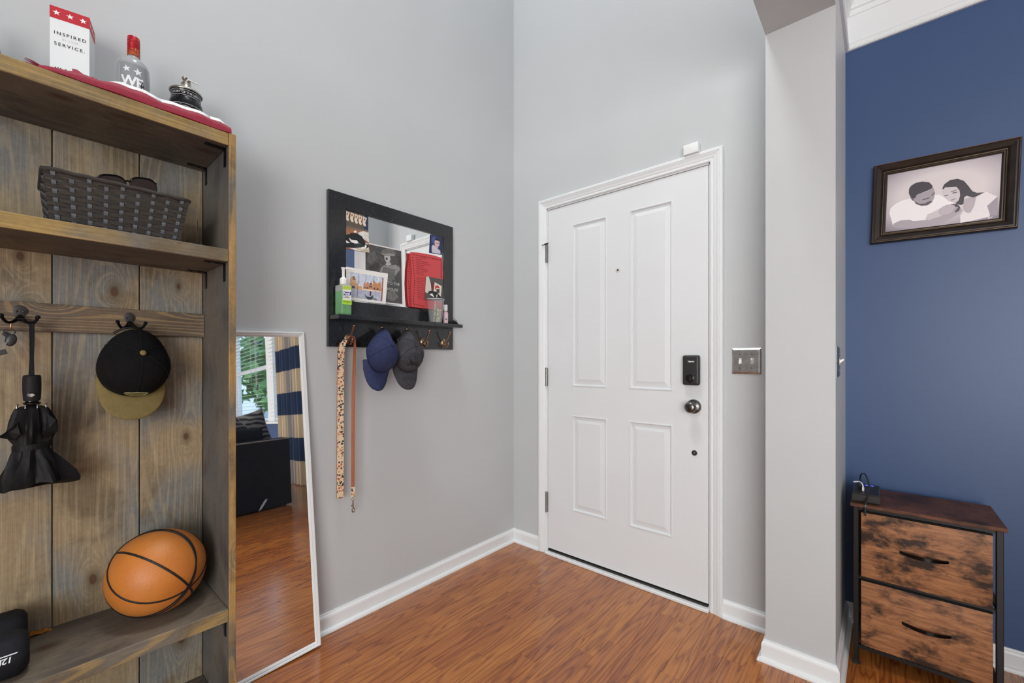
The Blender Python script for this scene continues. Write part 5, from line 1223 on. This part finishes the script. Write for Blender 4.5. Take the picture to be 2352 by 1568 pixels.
vs, fs = text_mesh('Purell', .0128, lambda u, v: V((fx + .0006, -1.1965 + u, LZ + .0848 + v + u * .06)), .92, bold=.0004); part('lettering', MB().add(vs, fs), flat('f4f6fa', .4), lg)
gb = lab('green_band', [(-1.2030, .0445), (-1.1600, .0445), (-1.1600, .0620), (-1.2030, .0620)], 'a9d53c', .0003)
vs, fs = text_mesh('NATURALS', .0078, lambda u, v: V((fx + .0006, -1.2005 + u, LZ + .0530 + v)), .95); part('lettering', MB().add(vs, fs), flat('2c3b1c', .5), gb)
lab('print_line', [(-1.1985, .072), (-1.1700, .072), (-1.1700, .0745), (-1.1985, .0745)], '5a6288', .0004)
lab('print_line', [(-1.1900, .0765), (-1.1750, .0765), (-1.1750, .0785), (-1.1900, .0785)], 'c26a72', .0004)

# ---------------------------------------------------------------- cup of notes, spray, pouch
cc = V((.0655, -.6915, LZ)); Mc = Matrix.Translation(cc)
t = NT('clear_plastic'); t.col((.95, .96, .98, 1)); t.set(Roughness=.05, IOR=1.15); t.b.inputs['Transmission Weight'].default_value = .92; M_clear = t.m
cu_ = thing('plastic_cup', tuple(cc), 'clear plastic cup holding folded paper notes on the rack ledge', 'cup')
part('cup_wall', MB().rings([[Mc @ V((r_ * math.cos(2 * math.pi * i / 36), r_ * math.sin(2 * math.pi * i / 36), z)) for i in range(36)] for r_, z in [(.0285, .0015), (.0300, .0003), (.0310, .003), (.0440, .117), (.0462, .118), (.0462, .1205), (.0432, .1205), (.0300, .004), (.0285, .003)]], closed=False), M_clear, cu_, 40)
part('cup_rim', MB().tube([Mc @ V((.0455 * math.cos(a), .0455 * math.sin(a), .1198)) for a in [2 * math.pi * i / 36 for i in range(36)]], .0017, 6, True), flat('c6ccd4', .15), cu_, 60)
for k, (rot, h1, off, tone) in enumerate(((25, .082, (.006, -.008), 'cfcdaf'), (-35, .070, (.004, .012), 'dcd9c4'), (70, .062, (-.010, .0), 'c4c8a6'), (10, .052, (.014, .006), 'e2dfd0'))):
    nt_ = thing('paper_note', tuple(cc + V((off[0], off[1], .004))), ['tall pale green folded note inside the clear cup', 'cream folded note inside the clear cup, leaning right', 'olive tinted note at the back of the clear cup', 'short off-white note at the front of the clear cup'][k], 'note')
    mn = Matrix.Translation(cc + V((off[0], off[1], .0045))) @ Matrix.Rotation(R(rot), 4, 'Z') @ Matrix.Rotation(R(6), 4, 'Y')
    w_ = .017
    rows = [[mn @ V((.002 * math.sin(j * 1.3 + k), -w_ + 2 * w_ * j / 6, h1 * i / 6 + (.004 * math.sin(j) if i == 6 else 0))) for j in range(7)] for i in range(7)]
    tnm = NT('banknote_%s' % tone); nz = tnm.noise(tnm.coords((1, 1, 1)), 140, 4); tnm.col(tnm.ramp(nz, [(.42, hexc('7d8a6a')), (.60, hexc(tone))])); tnm.set(Roughness=.7)
    q_ = part('sheet', MB().grid(rows), tnm.m, nt_); solid(q_, .0008)
    rows = [[p + (mn.to_3x3() @ V((.0022, 0, 0))) for p in r_[1:6]] for r_ in rows[:5]]
    q_ = part('fold', MB().grid(rows), tnm.m, nt_); solid(q_, .0006)
sp_ = V((.058, -.6185, LZ)); Ms = Matrix.Translation(sp_)
sy = thing('spray_bottle', tuple(sp_), 'small pink labelled spray bottle with clear cap beside the plastic cup', 'bottle')
part('bottle_body', MB().lathe([(0, .0003), (.0115, .0003), (.0130, .002), (.0130, .058), (.0118, .062), (.0075, .064), (.0075, .068), (0, .068)], 26, Ms), flat('c9a5b0', .2), sy, 50)
part('label', MB().lathe([(.0131, .006), (.0133, .006), (.0133, .055), (.0131, .055)], 26, Ms), flat('d3b9c2', .45), sy, 60)
part('label_text_block', MB().add([sp_ + V((.0135 * math.cos(a), .0135 * math.sin(a), z)) for a, z in [(-.9, .02), (-.5, .02), (-.1, .02), (-.1, .028), (-.5, .028), (-.9, .028)]], [(0, 1, 4, 5), (1, 2, 3, 4)]), flat('4b2f3a', .5), sy)
part('cap', MB().lathe([(0, .0681), (.0105, .0681), (.0105, .098), (.0095, .1005), (0, .1005)], 26, Ms), flat('d5d6d8', .12), sy, 50)
pc = thing('fabric_pouch', (.062, -.566, LZ), 'small crumpled black fabric pouch at the end of the rack ledge', 'pouch')
rg = []
for i in range(9):
    f_ = i / 8; y = -.598 + .062 * f_; r_ = .013 * math.sin(math.pi * (.12 + .82 * f_)) ** .7 * (1.15 - .45 * f_)
    rg.append([V((.062 + r_ * 1.2 * math.cos(a) + .002 * math.sin(5 * a + i), y + .002 * math.sin(3 * a), LZ + .0005 + r_ * .95 * (1 + math.sin(a) * (1 + .18 * math.sin(4 * a + i * 2))))) for a in [2 * math.pi * k / 16 for k in range(16)]])
for r__ in rg:
    for p in r__: p.z = max(p.z, LZ + .0004)
part('body', MB().rings(rg), M_nylon, pc, 60)
part('drawstring', MB().tube([(.066, -.585, LZ + .026), (.07, -.575, LZ + .033), (.066, -.562, LZ + .026), (.072, -.55, LZ + .018)], .0013, 6), flat('0c0c0d', .6), pc)

# ================================================================== LEASH
M_floral = NT('floral_ribbon'); c_ = M_floral.coords((1, 1, 1))
v1 = M_floral.n('ShaderNodeTexVoronoi'); M_floral.l(c_, v1.inputs['Vector']); v1.inputs['Scale'].default_value = 120
sepc = M_floral.n('ShaderNodeSeparateColor'); M_floral.l(v1.outputs['Color'], sepc.inputs[0])
palette = M_floral.ramp(sepc.outputs[0], [(.0, hexc('d6bd9a')), (.20, hexc('cf8f66')), (.38, hexc('a8483a')), (.50, hexc('2c3038')), (.68, hexc('dcc3a0')), (.78, hexc('4a5058')), (.90, hexc('8a8560'))])
M_floral.t.nodes[-1].color_ramp.interpolation = 'CONSTANT'
edge = M_floral.ramp(v1.outputs['Distance'], [(.50, (0, 0, 0)), (.56, (1, 1, 1))])
M_floral.col(M_floral.mix(edge, palette, hexc('d9c2a2'))); M_floral.set(Roughness=.8)
M_leather = fabric('tan_leather', '97573a', 'a96748', 120, .55, (1, 1, .3), .1)
ls = thing('dog_leash', (.06, -1.166, .49), 'dog leash of floral ribbon and tan leather hanging from the rack hook', 'leash')
yh = -1.1425
fl_pts = [(.044, -1.1895, .5665), (.046, -1.190, .70), (.047, -1.190, .90), (.047, -1.189, 1.10), (.047, -1.187, 1.19), (.0475, -1.178, 1.226), (.0475, -1.162, 1.252), (.0475, -1.150, 1.2585)]
part('floral_strap', MB().ribbon(fl_pts, [V((.15, 1, 0))] * 5 + [V((.5, .8, .2)), V((1, .2, 0)), V((1, 0, 0))], [.0275, .0275, .0275, .0272, .026, .022, .018, .016], .0018), M_floral.m, ls)
part('floral_strap', MB().ribbon([(p[0] - .005, p[1] + .0005, p[2] + (.002 if i == 0 else 0)) for i, p in enumerate(fl_pts[:6])], V((.15, 1, 0)), .0272, .0016), M_leather, ls)
lt = [(.0475, -1.150, 1.2585), (.0475, -1.141, 1.2615), (.0475, -1.132, 1.2570), (.048, -1.1265, 1.246), (.0485, -1.1255, 1.225), (.049, -1.128, 1.15), (.049, -1.1325, 1.02), (.049, -1.1335, .85), (.049, -1.1340, .70), (.049, -1.1345, .602)]
part('leather_strap', MB().ribbon(lt, [V((1, 0, 0)), V((1, 0, 0)), V((1, 0, 0)), V((1, .05, 0)), V((1, .1, 0)), V((.9, .4, 0)), V((.6, .8, 0)), V((.5, .9, 0)), V((.5, .9, 0)), V((.5, .9, 0))], [.015] * 10, .0022), M_leather, ls)
part('end_loop', MB().ribbon([(.051, -1.1345, .604), (.0512, -1.1345, .575), (.050, -1.1345, .556)], V((.5, .9, 0)), .0150, .005), M_floral.m, ls)
M_clasp = flat('9c8b7c', .28, 1.0)
part('rivet', MB().sphere((.0545, -1.1345, .564), (.003, .004, .004), 12, 8), flat('d9d2c8', .2, 1.0), ls, 60)
part('clasp_ring', MB().tube(circ((.050, -1.1345, .5525), .0072, (.85, -.5, 0), 20), .0016, 6, True), M_clasp, ls, 60)
cl_ = part('snap_hook', MB().tube([(.050, -1.1345, .545), (.050, -1.1345, .525), (.050, -1.1335, .516), (.050, -1.1285, .507), (.050, -1.1275, .499), (.050, -1.1320, .4935), (.050, -1.1375, .497), (.050, -1.1390, .507), (.050, -1.1375, .516), (.050, -1.1345, .524)], [.0032, .0030, .0026, .0026, .0026, .0028, .0026, .0022, .0022, .0022], 8), M_clasp, ls, 60)
part('trigger', MB().tube([(.050, -1.137, .522), (.051, -1.142, .525)], [.0022, .0030], 8), M_clasp, cl_, 60)

# ================================================================== FRAMED FAMILY PHOTOGRAPH
FA = R(-1.9); FCx, FCz = 1.9629, 1.8160
def fp(u, v, y):
    c, s_ = math.cos(FA), math.sin(FA); return V((FCx + u * c - v * s_, y, FCz + u * s_ + v * c))
pf = thing('picture_frame', (FCx, .33, 1.64), 'dark bronze picture frame with a black and white family photo on the blue wall', 'picture frame')
t = NT('bronze_black'); nz = t.noise(t.coords((1, 1, 1)), 30, 3); t.col(t.ramp(nz, [(.3, hexc('17120f')), (.75, hexc('2c221b'))])); t.set(Roughness=.33); M_frame = t.m
M_gold = flat('8a6a45', .35, .8)
HWo, HHo = .2070, .1668
def frect(i, y): return [fp(-HWo + i, -HHo + i, y), fp(HWo - i, -HHo + i, y), fp(HWo - i, HHo - i, y), fp(-HWo + i, HHo - i, y)]
prof = [(0, YB - .0005), (0, YB - .020), (.003, YB - .0275), (.006, YB - .0285), (.009, YB - .0265), (.013, YB - .0275), (.026, YB - .020), (.031, YB - .0145), (.033, YB - .0165), (.036, YB - .0160), (.038, YB - .0125), (.0415, YB - .0130), (.0438, YB - .0095), (.0465, YB - .0085), (.0465, YB - .0005)]
part('moulding', MB().rings([frect(i, y) for i, y in prof], closed=True), M_frame, pf)
for i, y, w in ((.0045, YB - .0290, .0010), (.0345, YB - .0168, .0008), (.0395, YB - .0131, .0007)):
    mb = MB(); mb.tube(frect(i, y), w, 6, True); part('worn_gilt_line', mb, M_gold, pf)
t = NT('studio_print'); tcn = t.n('ShaderNodeTexCoord'); mpn = t.n('ShaderNodeMapping'); t.l(tcn.outputs['Generated'], mpn.inputs[0]); mpn.inputs['Location'].default_value = (-.5, 0, -.55); 
gr = t.n('ShaderNodeVectorMath', operation='MULTIPLY'); t.l(mpn.outputs[0], gr.inputs[0]); gr.inputs[1].default_value = (1.25, 0, 1.45)
ln_ = t.n('ShaderNodeVectorMath', operation='LENGTH'); t.l(gr.outputs[0], ln_.inputs[0])
t.col(t.ramp(ln_.outputs['Value'], [(.45, hexc('dcd5d7')), (.72, hexc('b9b0b8')), (.95, hexc('847d88'))])); t.set(Roughness=.25)
IW, IH = .1608, .1208; py_ = YB - .0080
ph = part('photo', MB().add([fp(-IW, -IH, py_), fp(IW, -IH, py_), fp(IW, IH, py_), fp(-IW, IH, py_)], [(0, 1, 2, 3)]), t.m, pf)
mb = MB(); hs = []
for i, (c, pts) in enumerate(FAMILY):
    if c not in hs: hs.append(c)
    mb.cur = hs.index(c)
    q = [fp(min(max(u, -IW), IW), min(max(v, -IH), IH), py_ - .0002 - .00006 * i) for u, v in pts]
    mb.add(q, [tuple(range(len(q)))])
part('printed_family', mb, [flat(h, .3) for h in hs], ph)

# ================================================================== DRAWER NIGHTSTAND
def rustic(name, c1, c2, c3):
    t = NT(name); c_ = t.coords((1, 1, 1)); cs_ = t.coords((2.2, 1, 16))
    nb = t.noise(t.coords((1.0, 1, 1.7), 3.0), 9.5, 6, .66, .2); ng = t.noise(cs_, 6, 6, .65, .2); nf_ = t.noise(t.coords((8, 1, 120)), 2, 3, .7)
    col = t.ramp(ng, [(.32, hexc(c2)), (.62, hexc(c1))])
    col = t.mix(t.ramp(nb, [(.47, (0, 0, 0)), (.62, (.95, .95, .95))]), col, hexc(c3))
    col = t.mix(.35, col, t.ramp(nf_, [(.3, (.25, .25, .25)), (.7, (.85, .85, .85))]), 'OVERLAY')
    t.col(col); t.set(Roughness=.5); t.b.inputs['Specular IOR Level'].default_value = .3; return t.m
M_rust = rustic('rustic_drawer_print', 'a9754f', '7f543a', '2a211d')
M_top = rustic('rustic_top', '6a4230', '50301f', '33221a')
M_leg = flat('1d1c1c', .38, .4)
NX0, NX1, NF, NBk = 1.6955, 2.0935, .0, .293
ns = thing('drawer_nightstand', (1.895, .147, 0), 'rustic brown two drawer nightstand with black metal frame by the blue wall', 'nightstand')
part('top', MB().box((NX0, NF, .5985), (NX1, NBk, .6115), .0012, 1), M_top, ns)
lw = .0165
LX = (1.7045, 2.0855); LY = (.0065, .2850)
for x in LX:
    for y in LY:
        sx_ = x if x < 1.9 else x - lw
        lg_ = part('leg', MB().box((sx_, y - (0 if y < .1 else lw), .012), (sx_ + lw, y + (lw if y < .1 else 0), .598), .0015, 1), M_leg, ns)
        cx_, cy_ = sx_ + lw / 2, y + (lw / 2 if y < .1 else -lw / 2)
        part('foot', MB().lathe([(0, 0), (.0125, 0), (.0125, .004), (.009, .006), (.0055, .008), (.0055, .0125), (0, .0125)], 18, Matrix.Translation((cx_, cy_, .0))), flat('2a2a2a', .5), lg_, 50)
def rail(a_, b_): part('frame_rail', MB().box(a_, b_), M_leg, ns)
rail((LX[0] + lw, .0070, .0625), (LX[1] - lw, .0200, .0760)); rail((LX[0] + lw, .270, .0625), (LX[1] - lw, .284, .0760))
for z in (.0625, .3285, .5845):
    rail((LX[0] + .002, .0235, z), (LX[0] + .0145, .268, z + .012)); rail((LX[1] - .0145, .0235, z), (LX[1] - .002, .268, z + .012))
rail((LX[0] + lw, .0130, .326), (LX[1] - lw, .0230, .336)); rail((LX[0] + lw, .0130, .586), (LX[1] - lw, .0230, .5975))
for z0, z1 in ((.0775, .3215), (.3375, .5795)):
    dwx0, dwx1 = 1.7275, 2.0620
    fa = MB(); n_ = 10
    rows = []
    d_ = part('drawer', MB().box((dwx0, .0065, z0), (dwx1, .0125, z1), .002, 2), M_rust, ns, 40)
    part('drawer_box', MB().box((dwx0 + .004, .0130, z0 + .004), (dwx1 - .008, .262, z1 - .012)), fabric('black_felt', '101010', '1b1b1b', 500) if 'black_felt' not in bpy.data.materials else bpy.data.materials['black_felt'], d_)
    part('fabric_edge', MB().box((dwx0, .0070, z1 + .0002), (dwx1, .0128, z1 + .0058), .001, 1), bpy.data.materials['black_felt'], d_)
    zc = .4605 if z0 > .3 else .2070; xc = 1.898 if z0 > .3 else 1.904
    pts = [(xc - .061 + .122 * i / 14, .0058 - .024 * math.sin(math.pi * i / 14) ** .8, zc) for i in range(15)]
    part('handle', MB().ribbon([V(p) for p in pts], V((0, 0, 1)), [.005 + .0075 * math.sin(math.pi * (.15 + .7 * i / 14)) for i in range(15)], .0045), flat('2a2725', .25, .9), d_, 50)

# ================================================================== POWER STRIP AND CABLES
PZ = .6117
ps = thing('power_strip', (1.741, .115, PZ), 'black power strip with outlets and blue lit USB ports on the nightstand', 'power strip')
px0, px1, py0, py1, ph_ = 1.7005, 1.7825, .0275, .205, .0335
body = MB(); R0 = lambda i, z: [V((px0 + i, py0 + i, z)), V((px1 - i, py0 + i, z)), V((px1 - i, py1 - i, z)), V((px0 + i, py1 - i, z))]
body.rings([R0(0.002, PZ + .0002), R0(0, PZ + .003), R0(0, PZ + ph_ - .006), R0(.004, PZ + ph_), R0(.006, PZ + ph_)])
part('housing', body, flat('1a1a1a', .4), ps)
for j, y in enumerate((.062, .100, .150)):
    for i, x in enumerate((1.722, 1.761)):
        o_ = part('outlet', MB().box((x - .014, y - .013, PZ + ph_ - .0002), (x + .014, y + .013, PZ + ph_ + .0010), .0005, 1), flat('222222', .45), ps)
        for q in (-.0048, .0048): part('slot', MB().box((x - .0060, y + q - .0008, PZ + ph_ + .0008), (x + .0030, y + q + .0008, PZ + ph_ + .0012)), M_gap, o_)
        part('slot', MB().lathe([(0, PZ + ph_ + .0008), (.0021, PZ + ph_ + .0008), (.0021, PZ + ph_ + .0012), (0, PZ + ph_ + .0012)], 10, Matrix.Translation((x + .0085, y, 0))), M_gap, o_)
t = NT('blue_led'); t.col(hexc('3a4cff')); t.b.inputs['Emission Color'].default_value = hexc('4a5cff'); t.b.inputs['Emission Strength'].default_value = 2.5; M_led = t.m
for x in (1.741, 1.757):
    part('usb_port', MB().box((x - .0050, .1795, PZ + ph_ - .0001), (x + .0050, .1840, PZ + ph_ + .0008)), M_led, ps)
cbl = thing('black_charging_cable', (1.736, .06, PZ), 'black flat cable arching out of the power strip and over the nightstand front', 'cable')
plg = part('plug', MB().box((1.7165, .0890, PZ + ph_ + .0012), (1.7275, .111, PZ + ph_ + .030), .002, 2).box((1.7190, .095, PZ + ph_ + .030), (1.7255, .105, PZ + ph_ + .043), .0015, 1), flat('121212', .35), cbl, 40)
arc = [(1.7222, .100, PZ + ph_ + .043), (1.7232, .099, PZ + ph_ + .053), (1.7275, .095, PZ + ph_ + .0635), (1.7340, .088, PZ + ph_ + .0665), (1.7410, .078, PZ + ph_ + .060), (1.7465, .066, PZ + ph_ + .045), (1.7500, .053, PZ + ph_ + .025), (1.7490, .038, PZ + ph_ + .008), (1.7475, .0240, PZ + ph_ - .006), (1.7445, .0115, PZ + ph_ - .022), (1.7420, .0015, PZ + .0060), (1.7400, -.0035, PZ - .003), (1.7380, -.0030, PZ - .020), (1.7365, -.0025, PZ - .030)]
part('cord', MB().ribbon(arc, V((1, .35, 0)), .0045, .0022), flat('17191d', .3), cbl, 50)
part('connector', MB().box((1.7375, -.0062, PZ - .041), (1.7430, -.0004, PZ - .008), .001, 1), flat('1c1a19', .4), cbl, 40)
wc = thing('white_charging_cable', (1.7330, .072, PZ), 'white charging cable plugged into the power strip on the nightstand', 'cable')
part('plug', MB().box((1.7285, .0660, PZ + ph_ + .0013), (1.7355, .0755, PZ + ph_ + .0150), .002, 2), flat('e6e3e0', .35), wc, 40)
part('cord', MB().tube([(1.7320, .0710, PZ + ph_ + .0145), (1.7312, .0725, PZ + ph_ + .022), (1.7275, .076, PZ + ph_ + .030), (1.7210, .080, PZ + ph_ + .0335), (1.7130, .082, PZ + ph_ + .0315), (1.7060, .082, PZ + ph_ + .0295), (1.7020, .082, PZ + ph_ + .0290)], [.0026, .0022, .0020, .0020, .0026, .0030, .0022], 8), flat('dfe3ea', .35), wc, 60)

# ================================================================== LIVING ROOM SEEN IN THE MIRROR
M_sofa = fabric('sofa_charcoal', '1e2226', '2c3136', 500, .85)
sf = thing('sofa', (3.3, -1.15, 0), 'dark charcoal sofa with its back to the hall, seen in the leaning mirror', 'sofa')
SY0, SY1 = -2.1, -.275
part('back', MB().box((2.885, SY0, .012), (3.08, SY1, .675), .02, 3), M_sofa, sf, 40)
part('seat_base', MB().box((3.082, SY0 + .17, .05), (3.75, SY1 - .17, .30), .015, 2), M_sofa, sf, 40)
for a in (SY0, SY1 - .165): part('arm', MB().box((3.082, a, .02), (3.76, a + .165, .58), .025, 3), M_sofa, sf, 40)
for k in range(2):
    w_ = (SY1 - SY0 - .345) / 2; a = SY0 + .172 + k * (w_ + .001)
    part('seat_cushion', MB().box((3.085, a, .3005), (3.77, a + w_ - .002, .45), .03, 3), M_sofa, sf, 40)
    part('back_cushion', MB().box((3.085, a, .4505), (3.28, a + w_ - .002, .80), .04, 3), M_sofa, sf, 40)
part('piping', MB().tube([(2.888, SY0 + .01, .668), (2.888, SY1 - .01, .668)], .006, 8), flat('8b8d8c', .6), sf, 60)
for y in (SY0 + .08, SY1 - .08):
    for x in (2.93, 3.70): part('foot', MB().box((x - .025, y - .025, 0), (x + .025, y + .025, .0495 if x > 3 else .0125)), flat('15110e', .5), sf)
def pillow(c, ry, rz, s_, label, h1, h2):
    t = NT('pillow_%s' % h1); w = t.n('ShaderNodeTexWave', wave_type='BANDS', bands_direction='Z'); t.l(t.coords((1, 1, 1)), w.inputs[0]); w.inputs['Scale'].default_value = 6; w.inputs['Distortion'].default_value = 5
    t.col(t.ramp(w.outputs['Fac'], [(.35, hexc(h1)), (.6, hexc(h2))])); t.set(Roughness=.9)
    th_ = thing('throw_pillow', c, label, 'pillow', None)
    M = Matrix.Translation(c) @ Matrix.Rotation(R(rz), 4, 'Z') @ Matrix.Rotation(R(ry), 4, 'X')
    rows = []; N_ = 12
    f_ = []
    for sg in (1, -1):
        rws = []
        for i in range(N_ + 1):
            u = -1 + 2 * i / N_
            rws.append([M @ V((sg * .075 * ((1 - u ** 2) * (1 - (-1 + 2 * j / N_) ** 2)) ** .45, s_ * u * (1 - .07 * (1 - (-1 + 2 * j / N_) ** 2)), s_ * (-1 + 2 * j / N_) * (1 - .07 * (1 - u ** 2)))) for j in range(N_ + 1)])
        f_.append(rws)
    part('cover', MB().grid(f_[0]).grid(f_[1], True), t.m, th_, 60)
    ed = [f_[0][i][0] for i in range(N_ + 1)] + [f_[0][N_][j] for j in range(1, N_ + 1)] + [f_[0][i][N_] for i in range(N_ - 1, -1, -1)] + [f_[0][0][j] for j in range(N_ - 1, 0, -1)]
    part('piping', MB().tube(ed, .005, 6, True), flat('b9b6ae', .8), th_, 60)
pillow((3.37, -.74, .80), 38, 4, .19, 'grey wavy striped throw pillow tipped on its corner at the sofa back', '3c4147', '8d8f8f')
pillow((3.56, -.42, .775), 14, -4, .18, 'charcoal and cream patterned throw pillow on the sofa near the curtain', '33373c', '9c9a94')
# curtain
cu = thing('checked_curtain', (4.05, .20, 0), 'navy and beige buffalo check curtain beside the living room window', 'curtain')
cols_ = ['26354f', 'b9a88e', '8f8a86', '59616e']
mats = [fabric('curtain_%d' % i, h, h, 400, .9) for i, h in enumerate(cols_)]
bandz = [.015 + .29 * k for k in range(9)]
for k in range(8):
    mb = MB(); n_ = 54; rows = []
    for i, z in enumerate((bandz[k], min(bandz[k + 1], 2.36))):
        rows.append([V((3.62 + .86 * j / n_, .225 + .035 * math.sin(j * .95) + .01 * math.sin(j * .31), z)) for j in range(n_ + 1)])
    for j in range(n_):
        chk = (k % 2 == 0); half = (j // 18) % 2
        mb.cur = (1 if chk else 0) if half == 0 else (2 if chk else 0) if j < 36 else (1 if chk else 3)
        mb.add([rows[0][j], rows[0][j + 1], rows[1][j + 1], rows[1][j]], [(0, 1, 2, 3)])
    o_ = part('check_band', mb, mats, cu); solid(o_, .002)
part('curtain_rod', MB().tube([(3.55, .225, 2.385), (6.95, .225, 2.385)], .011, 10).tube([(4.25, .225, 2.385), (4.25, YB - .001, 2.385)], .006, 8).tube([(6.6, .225, 2.385), (6.6, YB - .001, 2.385)], .006, 8), M_blackmetal, cu, 60)
# window
wn_ = link('window_1', None); wn_.location = (5.4, .40, .8); wn_['kind'] = 'structure'; wn_['label'] = 'wide white living room window with blinds'
fr = MB(); fr.box((WX0, .36, WZ0), (WX0 + .06, .45, WZ1)); fr.box((WX1 - .06, .36, WZ0), (WX1, .45, WZ1)); fr.box((WX0, .36, WZ0), (WX1, .45, WZ0 + .05)); fr.box((WX0, .36, WZ1 - .05), (WX1, .45, WZ1))
part('window_frame', fr, M_whitec, wn_)
part('mullion', MB().box((4.975, .35, WZ0), (5.235, .45, WZ1)), M_whitec, wn_)
part('sill', MB().box((WX0 - .08, .27, WZ0 - .03), (WX1 + .08, .36, WZ0), .004, 1), M_whitec, wn_)
t = NT('window_pane'); tr = t.n('ShaderNodeBsdfTransparent'); gl_ = t.n('ShaderNodeBsdfGlossy'); gl_.inputs['Roughness'].default_value = .02; mxs = t.n('ShaderNodeMixShader'); mxs.inputs[0].default_value = .06
t.l(tr.outputs[0], mxs.inputs[1]); t.l(gl_.outputs[0], mxs.inputs[2]); t.l(mxs.outputs[0], t.t.nodes['Material Output'].inputs[0]); M_pane = t.m
for a, b in ((WX0 + .06, 4.975), (5.235, WX1 - .06)):
    part('meeting_rail', MB().box((a, .385, 1.60), (b, .435, 1.66)), M_whitec, wn_)
    for z0, z1 in ((WZ0 + .05, 1.60), (1.66, WZ1 - .05)):
        part('sash_stile', MB().box((a, .39, z0), (a + .04, .43, z1)).box((b - .04, .39, z0), (b, .43, z1)), M_whitec, wn_)
        part('pane', MB().add([(a + .04, .41, z0), (b - .04, .41, z0), (b - .04, .41, z1), (a + .04, .41, z1)], [(0, 1, 2, 3)]), M_pane, wn_)
for a, b in ((WX0 + .02, 4.965), (5.245, WX1 - .02)):
    bl = thing('venetian_blind', ((a + b) / 2, .30, WZ0), 'white horizontal slat blind on the %s living room window' % ('wider' if a > 5 else 'narrower curtained'), 'blind')
    me = mesh_of(MB().box((a, -.024, -.0012), (b, .024, .0012)), flat('e4e6e6', .5), ((a + b) / 2, 0, 0)); me.name = 'slat'
    z = WZ0 + .02
    while z < WZ1 - .06:
        s_ = link('slat', me); s_.parent = bl; s_.location = (0, .0, z - WZ0); s_.rotation_euler = (R(9), 0, 0); z += .058
    part('head_rail', MB().box((a, .272, WZ1 - .05), (b, .325, WZ1)), flat('e4e6e6', .5), bl)
    for x in (a + .2, b - .2): part('ladder_cord', MB().tube([(x, .274, WZ0 + .01), (x, .274, WZ1 - .05)], .002, 5), flat('c9cccc', .6), bl)
    if a > 5:
        for x, zz in ((5.62, 1.50), (5.60, 1.36), (5.36, 1.37), (5.39, 1.33)):
            c_ = part('pull_cord', MB().tube([(x, .262, zz), (x, .262, WZ1 - .05)], .0016, 5), flat('b9bcbc', .6), bl)
            part('tassel', MB().lathe([(0, 0), (.014, .0), (.012, .03), (.005, .05), (0, .05)], 10, Matrix.Translation((x, .262, zz - .05))), flat('4a4742', .5), c_)
# front garden
M_grass = NT('lawn_grass'); nz = M_grass.noise(M_grass.coords((1, 1, 1)), 6, 4); M_grass.col(M_grass.ramp(nz, [(.3, hexc('6d8a4c')), (.7, hexc('94ab6b'))])); M_grass.set(Roughness=1)
struct('ground', MB().box((-6, .6, -.7), (26, 24, -.4)), M_grass.m)
def tree_out(x, y, h, r_, label, seed):
    rn = random.Random(seed); t_ = thing('garden_tree', (x, y, -.4), label, 'tree')
    part('trunk', MB().tube([(x, y, -.4), (x + .1, y, h * .35), (x, y + .1, h * .7)], [.16, .12, .06], 8), flat('5b4a3a', .9), t_, 60)
    mb = MB()
    for k in range(900):
        a = rn.uniform(0, 6.283); ph2 = math.acos(rn.uniform(-1, 1)); rr_ = r_ * rn.uniform(.55, 1.0) * (.8 + .3 * math.sin(3 * a) * math.sin(2 * ph2))
        c = V((x + rr_ * math.sin(ph2) * math.cos(a), y + rr_ * math.sin(ph2) * math.sin(a), h * .62 + rr_ * .9 * math.cos(ph2)))
        d1 = V((rn.uniform(-1, 1), rn.uniform(-1, 1), rn.uniform(-1, 1))).normalized() * .20; d2 = d1.orthogonal().normalized() * .11
        mb.add([c - d1, c + d2, c + d1, c - d2], [(0, 1, 2, 3)])
    o = part('foliage', mb, NT('leaf_green_%d' % seed).col(hexc('6f9a55')).set(Roughness=.8).m, t_); o['kind'] = 'stuff'
tree_out(11.2, 2.9, 3.6, 1.7, 'leafy green tree outside the living room window', 1)
tree_out(14.5, 4.6, 4.2, 1.9, 'second leafy tree further back beside the pale house', 2)
hs_o = thing('pale_house', (20.2, 6.5, -.4), 'pale neighbouring house seen through the living room window', 'house')
part('walls', MB().box((18.5, 4.6, -.4), (22.0, 9.6, 3.0)), flat('d8dde4', .8), hs_o)
part('roof', MB().rings([[V((18.2, 4.3, 3.0)), V((22.3, 4.3, 3.0)), V((22.3, 9.9, 3.0)), V((18.2, 9.9, 3.0))], [V((20.0, 5.2, 4.4)), V((20.5, 5.2, 4.4)), V((20.5, 9.0, 4.4)), V((20.0, 9.0, 4.4))]]), flat('8a8d92', .9), hs_o)
for y in (5.6, 7.1, 8.6):
    w_ = part('window', MB().box((18.45, y - .5, .8), (18.5, y + .5, 2.2)), flat('f2f2f2', .6), hs_o); part('pane', MB().box((18.43, y - .42, .88), (18.449, y + .42, 2.12)), flat('5b6f86', .2), w_)
